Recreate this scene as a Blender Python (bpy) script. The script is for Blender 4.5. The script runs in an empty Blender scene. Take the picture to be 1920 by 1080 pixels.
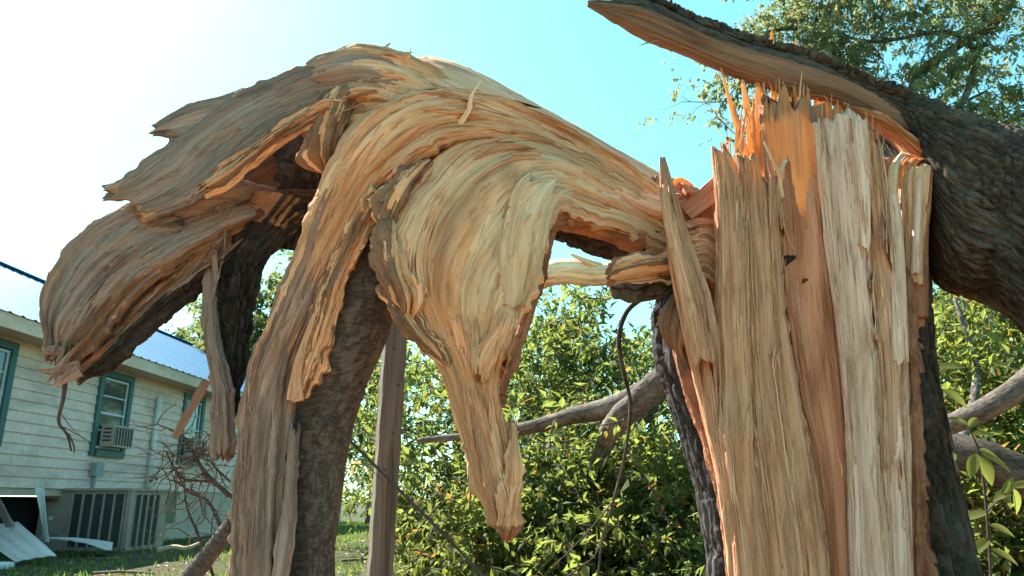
import bpy, math, random
import numpy as np
from mathutils import Vector

random.seed(7)
sc = bpy.context.scene
COL = sc.collection
R = math.radians

# ------------------------------------------------------------------ camera
F = 1400.0                       # focal length in photo pixels (1920 wide)
EYE = 0.68
PITCH = math.atan(400.0 / F)
cam = bpy.data.cameras.new("camera")
cam.sensor_width = 36.0
cam.lens = 36.0 * F / 1920.0
cam.clip_start = 0.05
cam.clip_end = 3000
camo = bpy.data.objects.new("camera", cam)
camo.location = (0, 0, EYE)
camo.rotation_euler = (math.pi / 2 + PITCH, 0, 0)
COL.objects.link(camo)
sc.camera = camo

# ------------------------------------------------------------------ sky, sun, exposure
SUN_AZ = -48.0                   # degrees, from the viewing direction, negative = left
SUN_EL = 47.0
world = bpy.data.worlds.new("World")
sc.world = world
world.use_nodes = True
nt = world.node_tree
bg = nt.nodes["Background"]
sky = nt.nodes.new("ShaderNodeTexSky")
sky.sky_type = 'NISHITA'
sky.sun_disc = False
sky.sun_elevation = R(SUN_EL)
sky.sun_rotation = R(SUN_AZ)
sky.air_density = 1.0
sky.dust_density = 0.7
sky.ozone_density = 0.5
tint = nt.nodes.new("ShaderNodeMixRGB")
tint.blend_type = 'MULTIPLY'
tint.inputs[0].default_value = 1.0
tint.inputs[2].default_value = (0.37, 0.70, 0.60, 1)
nt.links.new(sky.outputs[0], tint.inputs[1])
nt.links.new(tint.outputs[0], bg.inputs[0])
bg.inputs[1].default_value = 0.15
sun = bpy.data.lights.new("sun", 'SUN')
sun.energy = 4.6
sun.angle = R(0.53)
sun.color = (1.0, 0.93, 0.82)
suno = bpy.data.objects.new("sun", sun)
sd = Vector((math.sin(R(SUN_AZ)) * math.cos(R(SUN_EL)), math.cos(R(SUN_AZ)) * math.cos(R(SUN_EL)), math.sin(R(SUN_EL))))
suno.rotation_euler = sd.to_track_quat('Z', 'Y').to_euler()
suno.location = sd * 30
COL.objects.link(suno)
sc.view_settings.view_transform = 'Standard'
sc.view_settings.look = 'None'
sc.view_settings.exposure = 2.0
sc.view_settings.gamma = 1.0
sc.cycles.max_bounces = 8
sc.cycles.diffuse_bounces = 4
sc.cycles.transmission_bounces = 4
sc.cycles.transparent_max_bounces = 8
sc.cycles.sample_clamp_indirect = 6
sc.cycles.use_denoising = True

# ------------------------------------------------------------------ geometry helpers
CT, ST = math.cos(PITCH), math.sin(PITCH)

def ray(px, py):
    x = (px - 960.0) / F
    y = (540.0 - py) / F
    return np.array([x, CT - ST * y, ST + CT * y])

def P(px, py, Y):
    d = ray(px, py)
    k = Y / d[1]
    return np.array([d[0] * k, Y, EYE + d[2] * k])

def PV(px, py, Y):
    px = np.asarray(px, float); py = np.asarray(py, float); Y = np.asarray(Y, float)
    x = (px - 960.0) / F
    y = (540.0 - py) / F
    dy = CT - ST * y
    k = Y / dy
    return np.stack([x * k, Y + 0 * x, EYE + (ST + CT * y) * k], -1)

def hsh(ix, iy, seed):
    with np.errstate(over='ignore'):
        h = (ix.astype(np.int64) * 374761393 + iy.astype(np.int64) * 668265263 + int(seed) * 1442695041) & 0xFFFFFFFF
        h = ((h ^ (h >> 13)) * 1274126177) & 0xFFFFFFFF
        h = (h ^ (h >> 16)) & 0xFFFFFF
    return h.astype(float) / float(0xFFFFFF)

def vnoise(x, y, seed=0, per=None):
    x, y = np.broadcast_arrays(np.asarray(x, float), np.asarray(y, float))
    x0 = np.floor(x); y0 = np.floor(y)
    fx = x - x0; fy = y - y0
    fx = fx * fx * (3 - 2 * fx); fy = fy * fy * (3 - 2 * fy)
    y1 = y0 + 1
    if per:
        y0 = np.mod(y0, per); y1 = np.mod(y1, per)
    a = hsh(x0, y0, seed); b = hsh(x0 + 1, y0, seed); c = hsh(x0, y1, seed); d = hsh(x0 + 1, y1, seed)
    return (a * (1 - fx) + b * fx) * (1 - fy) + (c * (1 - fx) + d * fx) * fy

def fbm(x, y, seed=0, octv=3, per=None, gain=0.5):
    s = 0.0; a = 1.0; t = 0.0
    for o in range(octv):
        s = s + a * vnoise(x * 2 ** o, y * 2 ** o, seed + 17 * o, per * 2 ** o if per else None)
        t += a; a *= gain
    return s / t

def catmull(p, n):
    """dense Catmull-Rom through the rows of p (uniform in chord length)"""
    p = np.asarray(p, float)
    if len(p) == 2:
        t = np.linspace(0, 1, n)[:, None]
        return p[0] * (1 - t) + p[1] * t
    q = np.vstack([2 * p[0] - p[1], p, 2 * p[-1] - p[-2]])
    out = []
    m = len(p) - 1
    k = 24
    for i in range(m):
        t = np.linspace(0, 1, k, endpoint=False)[:, None]
        a, b, c, d = q[i], q[i + 1], q[i + 2], q[i + 3]
        out.append(0.5 * (2 * b + (c - a) * t + (2 * a - 5 * b + 4 * c - d) * t ** 2 + (3 * b - a - 3 * c + d) * t ** 3))
    out.append(p[-1:])
    r = np.vstack(out)
    s = np.concatenate([[0], np.cumsum(np.linalg.norm(np.diff(r, axis=0), axis=1))])
    u = np.linspace(0, s[-1], n)
    return np.stack([np.interp(u, s, r[:, j]) for j in range(r.shape[1])], 1)

def root_loc(o):
    v = Vector((0, 0, 0))
    while o is not None:
        v += o.location
        o = o.parent
    return np.array(v)

def mesh_obj(name, verts, faces, mats, parent=None, uv=None, matidx=None, attrs=None, smooth=True, tri=False):
    """verts Nx3 in world space, faces MxK int array (or list for mixed)"""
    verts = np.asarray(verts, float)
    loc = root_loc(parent) if parent is not None else np.zeros(3)
    me = bpy.data.meshes.new(name)
    if isinstance(faces, np.ndarray):
        m, k = faces.shape
        me.vertices.add(len(verts))
        me.vertices.foreach_set('co', (verts - loc).astype(np.float32).ravel())
        me.loops.add(m * k)
        me.loops.foreach_set('vertex_index', faces.astype(np.int32).ravel())
        me.polygons.add(m)
        me.polygons.foreach_set('loop_start', np.arange(0, m * k, k, dtype=np.int32))
        me.update(calc_edges=True)
    else:
        me.from_pydata((verts - loc).tolist(), [], faces)
    if not isinstance(mats, (list, tuple)):
        mats = [mats]
    for mt in mats:
        me.materials.append(mt)
    if matidx is not None:
        me.polygons.foreach_set('material_index', np.asarray(matidx, np.int32))
    me.polygons.foreach_set('use_smooth', np.full(len(me.polygons), smooth, bool))
    if uv is not None:
        lay = me.uv_layers.new(name='UVMap')
        vi = np.empty(len(me.loops), np.int32)
        me.loops.foreach_get('vertex_index', vi)
        if len(uv) == len(verts):
            uv = np.asarray(uv)[vi]
        lay.data.foreach_set('uv', np.asarray(uv, np.float32).ravel())
    if attrs:
        for k_, v_ in attrs.items():
            a = me.attributes.new(k_, 'FLOAT', 'POINT')
            a.data.foreach_set('value', np.asarray(v_, np.float32).ravel())
    me.validate()
    me.update()
    o = bpy.data.objects.new(name, me)
    COL.objects.link(o)
    if parent is not None:
        o.parent = parent
    return o

def thing(name, label, cat, loc=(0, 0, 0), group=None):
    o = bpy.data.objects.new(name, None)
    o.empty_display_size = 0.1
    o.location = loc
    COL.objects.link(o)
    o['label'] = label
    o['category'] = cat
    if group:
        o['group'] = group
    return o

def tag(o, label, cat, group=None):
    o['label'] = label; o['category'] = cat
    if group:
        o['group'] = group
    return o

# ---- swept body between two edge curves; the grain runs along it
def sweep(name, st, mats, parent, nu=200, nv=120, thick=0.5, ridge=0.012, fibre=0.004, plate=0.014, fu=1.0, fv=1.0,
          rag=(0, 0), ragf=9, edge=0.0, sup=0.8, seed=1, bark=0.0, matfn=None, cap=True, lump=0.0, taper=(0, 0), plates=5, crosscut=0.0, chip=0.006, crack=0.012):
    st = [list(s) + [thick] * (6 - len(s)) for s in st]
    st = [s + [s[4]] if len(s) == 6 else s for s in st]
    d = catmull(np.array(st, float), 400)
    L = PV(d[:, 0], d[:, 1], d[:, 6]); Rr = PV(d[:, 2], d[:, 3], d[:, 4])
    mid = (L + Rr) / 2
    A = (Rr - L) / 2
    arc = np.concatenate([[0], np.cumsum(np.linalg.norm(np.diff(mid, axis=0), axis=1))])
    T = np.gradient(mid, axis=0)
    k = 27
    ker = np.ones(k) / k
    T = np.stack([np.convolve(np.pad(T[:, j], k // 2, mode='edge'), ker, mode='valid') for j in range(3)], 1)
    T /= np.linalg.norm(T, axis=1)[:, None] + 1e-9
    N = np.cross(A, T)
    N /= np.linalg.norm(N, axis=1)[:, None] + 1e-9
    view = mid - np.array([0, 0, EYE])
    sg = np.sign(np.sum(N * view, axis=1))
    N *= -np.where(sg == 0, 1, sg)[:, None]
    half = np.linalg.norm(A, axis=1)
    mh = float(np.mean(half))
    S0 = np.linspace(0, 1, nu)[:, None]
    j = np.arange(nv)[None, :]
    tj = j / nv
    # three quarters of the points on the side that shows its split face
    a0, a1 = -math.pi * .14, math.pi * 1.14
    phi = np.where(tj < .12, -math.pi / 2 + (a0 + math.pi / 2) * tj / .12, np.where(tj < .88, a0 + (a1 - a0) * (tj - .12) / .76, a1 + (math.pi * 1.5 - a1) * (tj - .88) / .12))
    pv = max(4, int(round(2 * math.pi * mh * 4 * fv)))       # lattice period round the body
    vv = (phi + math.pi / 2) / (2 * math.pi)                # 0..1
    r0 = rag[0] * (0.35 * vnoise(0.5, vv * ragf, seed + 3, ragf) + 0.65 * vnoise(0.5, vv * ragf * 4, seed + 4, ragf * 4) ** 2)
    r1 = rag[1] * (0.35 * vnoise(0.5, vv * ragf, seed + 5, ragf) + 0.65 * vnoise(0.5, vv * ragf * 4, seed + 6, ragf * 4) ** 2)
    S = r0 + S0 * (1 - r0 - r1)
    idx = S * 399
    grid = np.arange(400)
    g = lambda arr: np.stack([np.interp(idx, grid, arr[:, q]) for q in range(3)], -1)
    M_, A_, N_ = g(mid), g(A), g(N)
    u = np.interp(idx, grid, arc)
    hf = np.interp(idx, grid, half)
    th = np.interp(idx, grid, d[:, 5]) * hf
    c = np.cos(phi); s = np.sin(phi)
    c = np.sign(c) * np.abs(c) ** sup; s = np.sign(s) * np.abs(s) ** sup
    c = -c  # seam at the back, L at the start
    c = np.broadcast_to(c, S.shape); s = np.broadcast_to(s, S.shape)
    Ah = A_ / (hf[..., None] + 1e-9)
    wfac = np.ones_like(S)
    if taper[0]:
        wfac = wfac * np.clip(S / taper[0], 0.0, 1) ** 0.6
    if taper[1]:
        wfac = wfac * np.clip((1 - S) / taper[1], 0.0, 1) ** 0.6
    dsp = np.zeros_like(S)
    pl = np.zeros_like(S)
    if bark > 0:
        warp = fbm(u * 4 * fu, vv * pv * 1.0, seed + 40, 2, pv) - .5
        w2 = fbm(u * 9 * fu, vv * pv * 3, seed + 44, 2, pv * 3) - .5
        b2 = 1 - np.abs(2 * vnoise(u * 5.5 * fu, vv * pv * 9 + warp * 1.6 + w2 * .8, seed + 42, None) - 1)     # furrow net
        b4 = 1 - np.abs(2 * vnoise(u * 15 * fu + w2, vv * pv * 7 + warp * 1.5, seed + 43) - 1)
        fur = np.maximum(np.clip((b2 - .66) / .16, 0, 1), .8 * np.clip((b4 - .74) / .14, 0, 1))
        b3 = fbm(u * 40 * fu, vv * pv * 12, seed + 47, 2, pv * 12)
        b1 = fbm(u * 7.0 * fu, vv * pv * 3.0, seed + 41, 3, pv * 3)
        b = (b1 - 0.5) * .8 - fur * 1.3 + (b3 - 0.5) * 0.7 + .35
        dsp = dsp + bark * b
        pl = np.clip(0.5 + b * 0.7, 0, 1)
    else:
        wp = fbm(u * 1.1 * fu, vv * pv, seed + 50, 2, pv)
        nz = fbm(u * .8 * fu + 0.4 * wp, vv * pv * 4, seed + 51, 3, pv * 4)
        t = nz * plates * 2
        fr = t - np.floor(t)
        fr = np.clip((fr - 0.06) / 0.12, 0, 1)
        terr = (np.floor(t) + fr) / (plates * 2)
        dsp = dsp + plate * (terr - 0.5) * 3.0
        pl = hsh(np.floor(t) + np.floor(u * 0.0), np.floor(vv * 0 + 3), seed + 9) * 0.6 + 0.4 * nz
        dsp = dsp + ridge * (fbm(u * 0.9 * fu, vv * pv * 2.5, seed + 52, 2, int(pv * 2.5) if (pv * 2.5) % 1 == 0 else None) - 0.5) * 2
        dsp = dsp + fibre * (fbm(u * 4.5 * fu, vv * pv * 12, seed + 53, 3, pv * 12) - 0.5) * 2
        # fibre bundles that lift and break off: saw-tooth steps along the grain
        for kf, pf, am in ((5, 3.2, 1.0), (11, 6.0, .6), (22, 11.0, .32)):
            cell = vv * pv * kf + 0.8 * (fbm(u * 2.0 * fu, vv * pv * 2, seed + 80 + kf, 2, pv * 2) - .5)
            ci = np.floor(cell)
            cim = np.mod(ci, pv * kf)
            ph = hsh(cim, cim * 0 + 5, seed + 81 + kf)
            fr_ = pf * (0.5 + hsh(cim, cim * 0 + 7, seed + 82 + kf)) * fu
            saw = u * fr_ + ph * 9
            k_ = np.floor(saw)
            saw = saw - k_
            hh = hsh(cim, k_ + 40, seed + 83 + kf)
            saw = np.where(hh > .35, np.minimum(saw, (1 - saw) * 14) * hh, 0)
            gro = np.abs(cell - ci - .5) * 2
            dsp = dsp + chip * am * (saw - 0.35 * np.clip((gro - .75) * 4, 0, 1))
        # drying cracks along the grain
        cr = np.abs(2 * vnoise(u * 1.6 * fu, vv * pv * 3.0 + .35 * fbm(u * 2.5, vv * pv, seed + 90, 2, pv), seed + 91) - 1)
        crm = np.clip(1 - cr / .10, 0, 1) * (vnoise(u * 2.2, vv * pv, seed + 92) > .45)
        dsp = dsp - crack * crm
        if crosscut:
            cc = fbm(u * 9 + 2.5 * fbm(u * 3, vv * pv, seed + 64, 2, pv), vv * pv * 3, seed + 61, 4, pv * 3)
            dsp = dsp + crosscut * (np.floor(cc * 7) / 7 + 0.6 * cc - 0.75) * 2
    if lump:
        dsp = dsp + lump * (fbm(u * 3, vv * max(3, pv // 2), seed + 54, 2, max(3, pv // 2)) - 0.5) * 2
    if edge:
        eL = .45 * fbm(u * 6, 0 * vv + 1.7, seed + 55, 3) - 0.22 + .7 * (vnoise(u * 27 + 3 * vnoise(u * 9, 0 * vv, seed + 62), 0 * vv + 2.2, seed + 59) ** 3 - .25)
        eR = .45 * fbm(u * 6, 0 * vv + 7.7, seed + 56, 3) - 0.22 + .7 * (vnoise(u * 27 + 3 * vnoise(u * 9, 0 * vv, seed + 63), 0 * vv + 5.2, seed + 60) ** 3 - .25)
        eL = eL + 0.5 * (np.floor(vnoise(u * 5, 3.1, seed + 57) * 4) / 4 - 0.4)
        eR = eR + 0.5 * (np.floor(vnoise(u * 5, 9.1, seed + 58) * 4) / 4 - 0.4)
        ee = np.where(c < 0, eL, eR) * np.abs(c) ** 2 * edge
        M_ = M_ + Ah * (np.sign(c) * ee)[..., None]
    sm = np.minimum(1, np.minimum(hf, np.maximum(th, 0.004)) / 0.04)   # thin bodies get small relief
    dsp = dsp * np.maximum(sm, 0.2)
    pos = M_ + A_ * (c * wfac)[..., None] + N_ * (th * s * wfac)[..., None]
    nrm = Ah * c[..., None] + N_ * s[..., None]
    nrm /= np.linalg.norm(nrm, axis=-1)[..., None] + 1e-9
    pos = pos + nrm * (dsp * np.clip(wfac * 1.5, 0, 1))[..., None]
    V = pos.reshape(-1, 3)
    uvv = np.stack([np.broadcast_to(u, S.shape), np.broadcast_to(vv * 2 * math.pi * mh, S.shape)], -1).reshape(-1, 2)
    i0 = np.arange(nu - 1)[:, None] * nv
    a = i0 + np.arange(nv)[None, :]
    b = i0 + (np.arange(nv)[None, :] + 1) % nv
    faces = np.stack([a, b, b + nv, a + nv], -1).reshape(-1, 4)
    matidx = np.zeros(len(faces), int)
    if matfn is not None:
        fj = fbm(u * 2.2, vv * pv * 7, seed + 70, 4, pv * 7)
        mi = matfn(S, c, s, fj)[:-1, :]
        matidx = mi.reshape(-1).astype(int)
    plv = np.broadcast_to(pl, S.shape).reshape(-1)
    if cap:
        n0 = len(V)
        c0 = pos[0].mean(0); c1 = pos[-1].mean(0)
        V = np.vstack([V, c0, c1])
        uvv = np.vstack([uvv, uvv[0], uvv[-2]])
        plv = np.concatenate([plv, [0.5, 0.5]])
        jj = np.arange(nv)
        k2 = (jj + 1) % nv
        f0 = np.stack([k2, jj, np.full(nv, n0), np.full(nv, n0)], -1)
        l0 = (nu - 1) * nv
        f1 = np.stack([l0 + jj, l0 + k2, np.full(nv, n0 + 1), np.full(nv, n0 + 1)], -1)
        tris = np.concatenate([f0[:, :3], f1[:, :3]])
        # mixed polygons: add caps as triangles through degenerate-free path
        quads = faces
        me_faces = [quads, tris]
        matidx = np.concatenate([matidx, np.zeros(len(tris), int)])
    else:
        me_faces = [faces]
    return mixed_mesh(name, V, me_faces, mats, parent, uvv, matidx, {'plate': plv})

def mixed_mesh(name, V, groups, mats, parent, uv, matidx, attrs, smooth=True):
    loc = root_loc(parent) if parent is not None else np.zeros(3)
    me = bpy.data.meshes.new(name)
    me.vertices.add(len(V))
    me.vertices.foreach_set('co', (V - loc).astype(np.float32).ravel())
    vi = np.concatenate([g.ravel() for g in groups]).astype(np.int32)
    tot = np.concatenate([np.full(len(g), g.shape[1]) for g in groups])
    start = np.concatenate([[0], np.cumsum(tot)[:-1]]).astype(np.int32)
    me.loops.add(len(vi))
    me.loops.foreach_set('vertex_index', vi)
    me.polygons.add(len(tot))
    me.polygons.foreach_set('loop_start', start)
    me.update(calc_edges=True)
    if not isinstance(mats, (list, tuple)):
        mats = [mats]
    for m in mats:
        me.materials.append(m)
    me.polygons.foreach_set('material_index', np.asarray(matidx, np.int32))
    me.polygons.foreach_set('use_smooth', np.full(len(tot), smooth, bool))
    lay = me.uv_layers.new(name='UVMap')
    lay.data.foreach_set('uv', np.asarray(uv, np.float32)[vi].ravel())
    for k, v in attrs.items():
        a = me.attributes.new(k, 'FLOAT', 'POINT')
        a.data.foreach_set('value', np.asarray(v, np.float32))
    me.update()
    o = bpy.data.objects.new(name, me)
    COL.objects.link(o)
    if parent is not None:
        o.parent = parent
    return o

def tube_arrays(pts, rad, nv=8, n=None, bump=0.0, seed=0, bf=6.0):
    pts = np.asarray(pts, float); rad = np.asarray(rad, float)
    if n:
        d = catmull(np.column_stack([pts, rad]), n)
        pts, rad = d[:, :3], np.maximum(d[:, 3], 1e-4)
    T = np.gradient(pts, axis=0)
    T /= np.linalg.norm(T, axis=1)[:, None] + 1e-9
    up = np.array([0.123, 0.35, 0.93])
    B = np.cross(T, up)
    B /= np.linalg.norm(B, axis=1)[:, None] + 1e-9
    Nn = np.cross(B, T)
    ph = 2 * math.pi * np.arange(nv) / nv
    r = rad[:, None] * np.ones(nv)[None, :]
    arc = np.concatenate([[0], np.cumsum(np.linalg.norm(np.diff(pts, axis=0), axis=1))])
    if bump:
        per = max(3, nv // 3)
        r = r * (1 + bump * (fbm(arc[:, None] * bf, np.arange(nv)[None, :] / nv * per, seed, 3, per) - 0.5) * 2)
    V = pts[:, None, :] + r[..., None] * (np.cos(ph)[None, :, None] * B[:, None, :] + np.sin(ph)[None, :, None] * Nn[:, None, :])
    m = len(pts)
    i0 = np.arange(m - 1)[:, None] * nv
    a = i0 + np.arange(nv)[None, :]
    b = i0 + (np.arange(nv)[None, :] + 1) % nv
    q = np.stack([a, b, b + nv, a + nv], -1).reshape(-1, 4)
    uv = np.stack([np.broadcast_to(arc[:, None], r.shape), np.broadcast_to(np.arange(nv)[None, :] / nv * 2 * math.pi * rad.mean(), r.shape)], -1).reshape(-1, 2)
    V = V.reshape(-1, 3)
    # rounded caps as fans
    c0 = len(V); c1 = c0 + 1
    V = np.vstack([V, pts[0] - T[0] * rad[0] * 0.3, pts[-1] + T[-1] * rad[-1] * 0.3])
    uv = np.vstack([uv, [0, 0], [arc[-1], 0]])
    jj = np.arange(nv); kk = (jj + 1) % nv
    l0 = (m - 1) * nv
    t = np.concatenate([np.stack([kk, jj, np.full(nv, c0)], -1), np.stack([l0 + jj, l0 + kk, np.full(nv, c1)], -1)])
    return V, q, t, uv

def tubes(name, lst, mat, parent=None, smooth=True):
    """several tubes as one mesh (a branching branch)"""
    Vs, Q, Tt, U = [], [], [], []
    off = 0
    for V, q, t, uv in lst:
        Vs.append(V); Q.append(q + off); Tt.append(t + off); U.append(uv); off += len(V)
    V = np.vstack(Vs); q = np.vstack(Q); t = np.vstack(Tt)
    return mixed_mesh(name, V, [q, t], mat, parent, np.vstack(U), np.zeros(len(q) + len(t), int), {'plate': np.full(len(V), 0.5)}, smooth)

def strip_arrays(pts, w, th, side, twist=0.0):
    """tapered splinter: rectangular section, pts n x 3, w array of widths"""
    pts = np.asarray(pts, float)
    n = len(pts)
    w = np.broadcast_to(np.asarray(w, float), (n,))
    th = np.broadcast_to(np.asarray(th, float), (n,))
    T = np.gradient(pts, axis=0); T /= np.linalg.norm(T, axis=1)[:, None] + 1e-9
    side = np.asarray(side, float)
    B = side[None, :] - (T @ side)[:, None] * T
    B /= np.linalg.norm(B, axis=1)[:, None] + 1e-9
    Nn = np.cross(T, B)
    if twist:
        a = np.linspace(0, twist, n)[:, None]
        B, Nn = B * np.cos(a) + Nn * np.sin(a), Nn * np.cos(a) - B * np.sin(a)
    V = np.stack([pts - B * w[:, None] - Nn * th[:, None] * .4, pts + B * w[:, None] - Nn * th[:, None],
                  pts + B * w[:, None] * .8 + Nn * th[:, None], pts - B * w[:, None] + Nn * th[:, None] * .6], 1).reshape(-1, 3)
    i0 = np.arange(n - 1)[:, None] * 4
    a = i0 + np.arange(4)[None, :]; b = i0 + (np.arange(4)[None, :] + 1) % 4
    q = np.stack([a, b, b + 4, a + 4], -1).reshape(-1, 4)
    q = np.vstack([q, [[3, 2, 1, 0]], [[(n - 1) * 4, (n - 1) * 4 + 1, (n - 1) * 4 + 2, (n - 1) * 4 + 3]]])
    arc = np.concatenate([[0], np.cumsum(np.linalg.norm(np.diff(pts, axis=0), axis=1))])
    ro = random.random() * 5
    uv = np.stack([np.broadcast_to(arc[:, None] + ro, (n, 4)), w[:, None] * np.array([-1, 1, 1.5, -1.5])[None, :] + ro], -1).reshape(-1, 2)
    return V, q, uv

def splinter(pts, w, th, mat, parent, side=(1, 0, 0), n=9, tip=0.15, base=1.0, twist=0.0, jag=0.12, name='splinter'):
    p = catmull(np.asarray(pts, float), n)
    t = np.linspace(0, 1, n)
    prof = base + (tip - base) * t ** 1.6
    prof = prof * (1 + jag * np.random.RandomState(random.randint(0, 99999)).uniform(-1, 1, n))
    V, q, uv = strip_arrays(p, w * prof, th * (0.4 + 0.6 * prof), side, twist)
    return mesh_obj(name, V, q, mat, parent, uv=uv, attrs={'plate': np.full(len(V), random.random())}, smooth=False)

def box_v(x0, x1, y0, y1, z0, z1):
    return np.array([[x0, y0, z0], [x1, y0, z0], [x1, y1, z0], [x0, y1, z0], [x0, y0, z1], [x1, y0, z1], [x1, y1, z1], [x0, y1, z1]], float)
BOXF = np.array([[0, 3, 2, 1], [4, 5, 6, 7], [0, 1, 5, 4], [1, 2, 6, 5], [2, 3, 7, 6], [3, 0, 4, 7]])

# ------------------------------------------------------------------ materials
def new_mat(name):
    m = bpy.data.materials.new(name)
    m.use_nodes = True
    t = m.node_tree
    b = t.nodes["Principled BSDF"]
    return m, t, b

def nd(t, kind, **kw):
    n = t.nodes.new(kind)
    for k, v in kw.items():
        setattr(n, k, v)
    return n

def ramp(t, stops):
    r = t.nodes.new("ShaderNodeValToRGB")
    e = r.color_ramp.elements
    while len(e) > 1:
        e.remove(e[-1])
    e[0].position = stops[0][0]; e[0].color = (*stops[0][1], 1)
    for p, c in stops[1:]:
        x = e.new(p); x.color = (*c, 1)
    return r

def mapped(t, src, sx, sy, sz=1.0, off=0.0):
    m = nd(t, "ShaderNodeMapping")
    m.inputs['Scale'].default_value = (sx, sy, sz)
    m.inputs['Location'].default_value = (off, off * 1.7, off * .3)
    t.links.new(src, m.inputs['Vector'])
    return m.outputs[0]

def noise(t, vec, scale=1.0, detail=4.0, rough=0.55, dist=0.0):
    n = nd(t, "ShaderNodeTexNoise")
    n.inputs['Scale'].default_value = scale
    n.inputs['Detail'].default_value = detail
    n.inputs['Roughness'].default_value = rough
    n.inputs['Distortion'].default_value = dist
    t.links.new(vec, n.inputs['Vector'])
    return n.outputs[0]

def mix(t, fac, a, b, mode='MIX'):
    m = nd(t, "ShaderNodeMixRGB", blend_type=mode)
    for i, v in ((0, fac), (1, a), (2, b)):
        if hasattr(v, 'is_output'):
            t.links.new(v, m.inputs[i])
        elif i == 0:
            m.inputs[0].default_value = v
        else:
            m.inputs[i].default_value = (*v, 1)
    return m.outputs[0]

def wood(name, pale, mid_, dark, speck=0.3, transl=0.0, tcol=(0.9, 0.35, 0.08), grey=0.0, bump=0.5, gu=4.0, gv=105.0, off=0.0, stain=(0.10, 0.06, 0.035)):
    m, t, b = new_mat(name)
    uv = nd(t, "ShaderNodeUVMap").outputs[0]
    f1 = noise(t, mapped(t, uv, gu, gv, off=off), 1.0, 5, 0.6, 0.4)
    f2 = noise(t, mapped(t, uv, gu * 0.35, gv * 0.085, off=off + 3), 1.0, 3, 0.5, 0.6)
    f3 = noise(t, mapped(t, uv, gu * 2.2, gv * 1.4, off=off + 9), 1.0, 4, 0.65, 0.2)
    att = nd(t, "ShaderNodeAttribute", attribute_name='plate')
    r1 = ramp(t, [(0.34, dark), (0.45, mid_), (0.56, pale), (0.70, tuple(min(1, x * 1.15) for x in pale))])
    t.links.new(f1, r1.inputs[0])
    r2 = ramp(t, [(0.34, tuple(x * 0.72 for x in mid_)), (0.5, mid_), (0.66, tuple(min(1, x * 1.08) for x in pale))])
    t.links.new(f2, r2.inputs[0])
    c = mix(t, 0.5, r1.outputs[0], r2.outputs[0])
    # neighbouring layers of wood differ: pinkish heart, yellow sapwood
    r3 = ramp(t, [(0.0, (0.80, 0.66, 0.60)), (0.35, (1.0, 0.93, 0.86)), (0.6, (1.02, 1.0, 0.88)), (1.0, (0.95, 0.80, 0.66))])
    t.links.new(att.outputs['Fac'], r3.inputs[0])
    c = mix(t, 0.75, c, r3.outputs[0], 'MULTIPLY')
    f5 = noise(t, mapped(t, uv, 1.5, 16.0, off=off + 31), 1.0, 5, 0.62, 0.8)
    c = mix(t, 0.9, c, ramp_from(t, f5, [(0.34, (0.52, 0.43, 0.36)), (0.45, (0.86, 0.80, 0.74)), (0.56, (1.0, 1.0, 1.0)), (0.68, (1.08, 1.06, 1.02))]), 'MULTIPLY')
    r4 = ramp(t, [(0.0, (0, 0, 0)), (0.57, (0, 0, 0)), (0.66, (1, 1, 1))])
    t.links.new(f3, r4.inputs[0])
    sf = nd(t, "ShaderNodeMath", operation='MULTIPLY')
    t.links.new(r4.outputs[0], sf.inputs[0]); sf.inputs[1].default_value = speck
    c = mix(t, sf.outputs[0], c, stain)
    if grey:
        g = noise(t, mapped(t, uv, 1.2, 13, off=off + 21), 1.0, 4, 0.6, 0.5)
        r5 = ramp(t, [(0.3, (0, 0, 0)), (0.65, (1, 1, 1))])
        t.links.new(g, r5.inputs[0])
        gm = nd(t, "ShaderNodeMath", operation='MULTIPLY')
        t.links.new(r5.outputs[0], gm.inputs[0]); gm.inputs[1].default_value = grey
        c = mix(t, gm.outputs[0], c, (0.33, 0.235, 0.215))
    t.links.new(c, b.inputs['Base Color'])
    b.inputs['Roughness'].default_value = 0.78
    b.inputs['Specular IOR Level'].default_value = 0.25
    bp = nd(t, "ShaderNodeBump")
    bp.inputs['Strength'].default_value = bump
    bp.inputs['Distance'].default_value = 0.012
    hs = nd(t, "ShaderNodeMath", operation='ADD')
    t.links.new(f1, hs.inputs[0]); t.links.new(f3, hs.inputs[1])
    t.links.new(hs.outputs[0], bp.inputs['Height'])
    t.links.new(bp.outputs[0], b.inputs['Normal'])
    if transl:
        out = t.nodes["Material Output"]
        tr = nd(t, "ShaderNodeBsdfTranslucent")
        tr.inputs[0].default_value = (*tcol, 1)
        mx = nd(t, "ShaderNodeMixShader")
        mx.inputs[0].default_value = transl
        t.links.new(b.outputs[0], mx.inputs[1]); t.links.new(tr.outputs[0], mx.inputs[2])
        t.links.new(mx.outputs[0], out.inputs[0])
    return m

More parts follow.
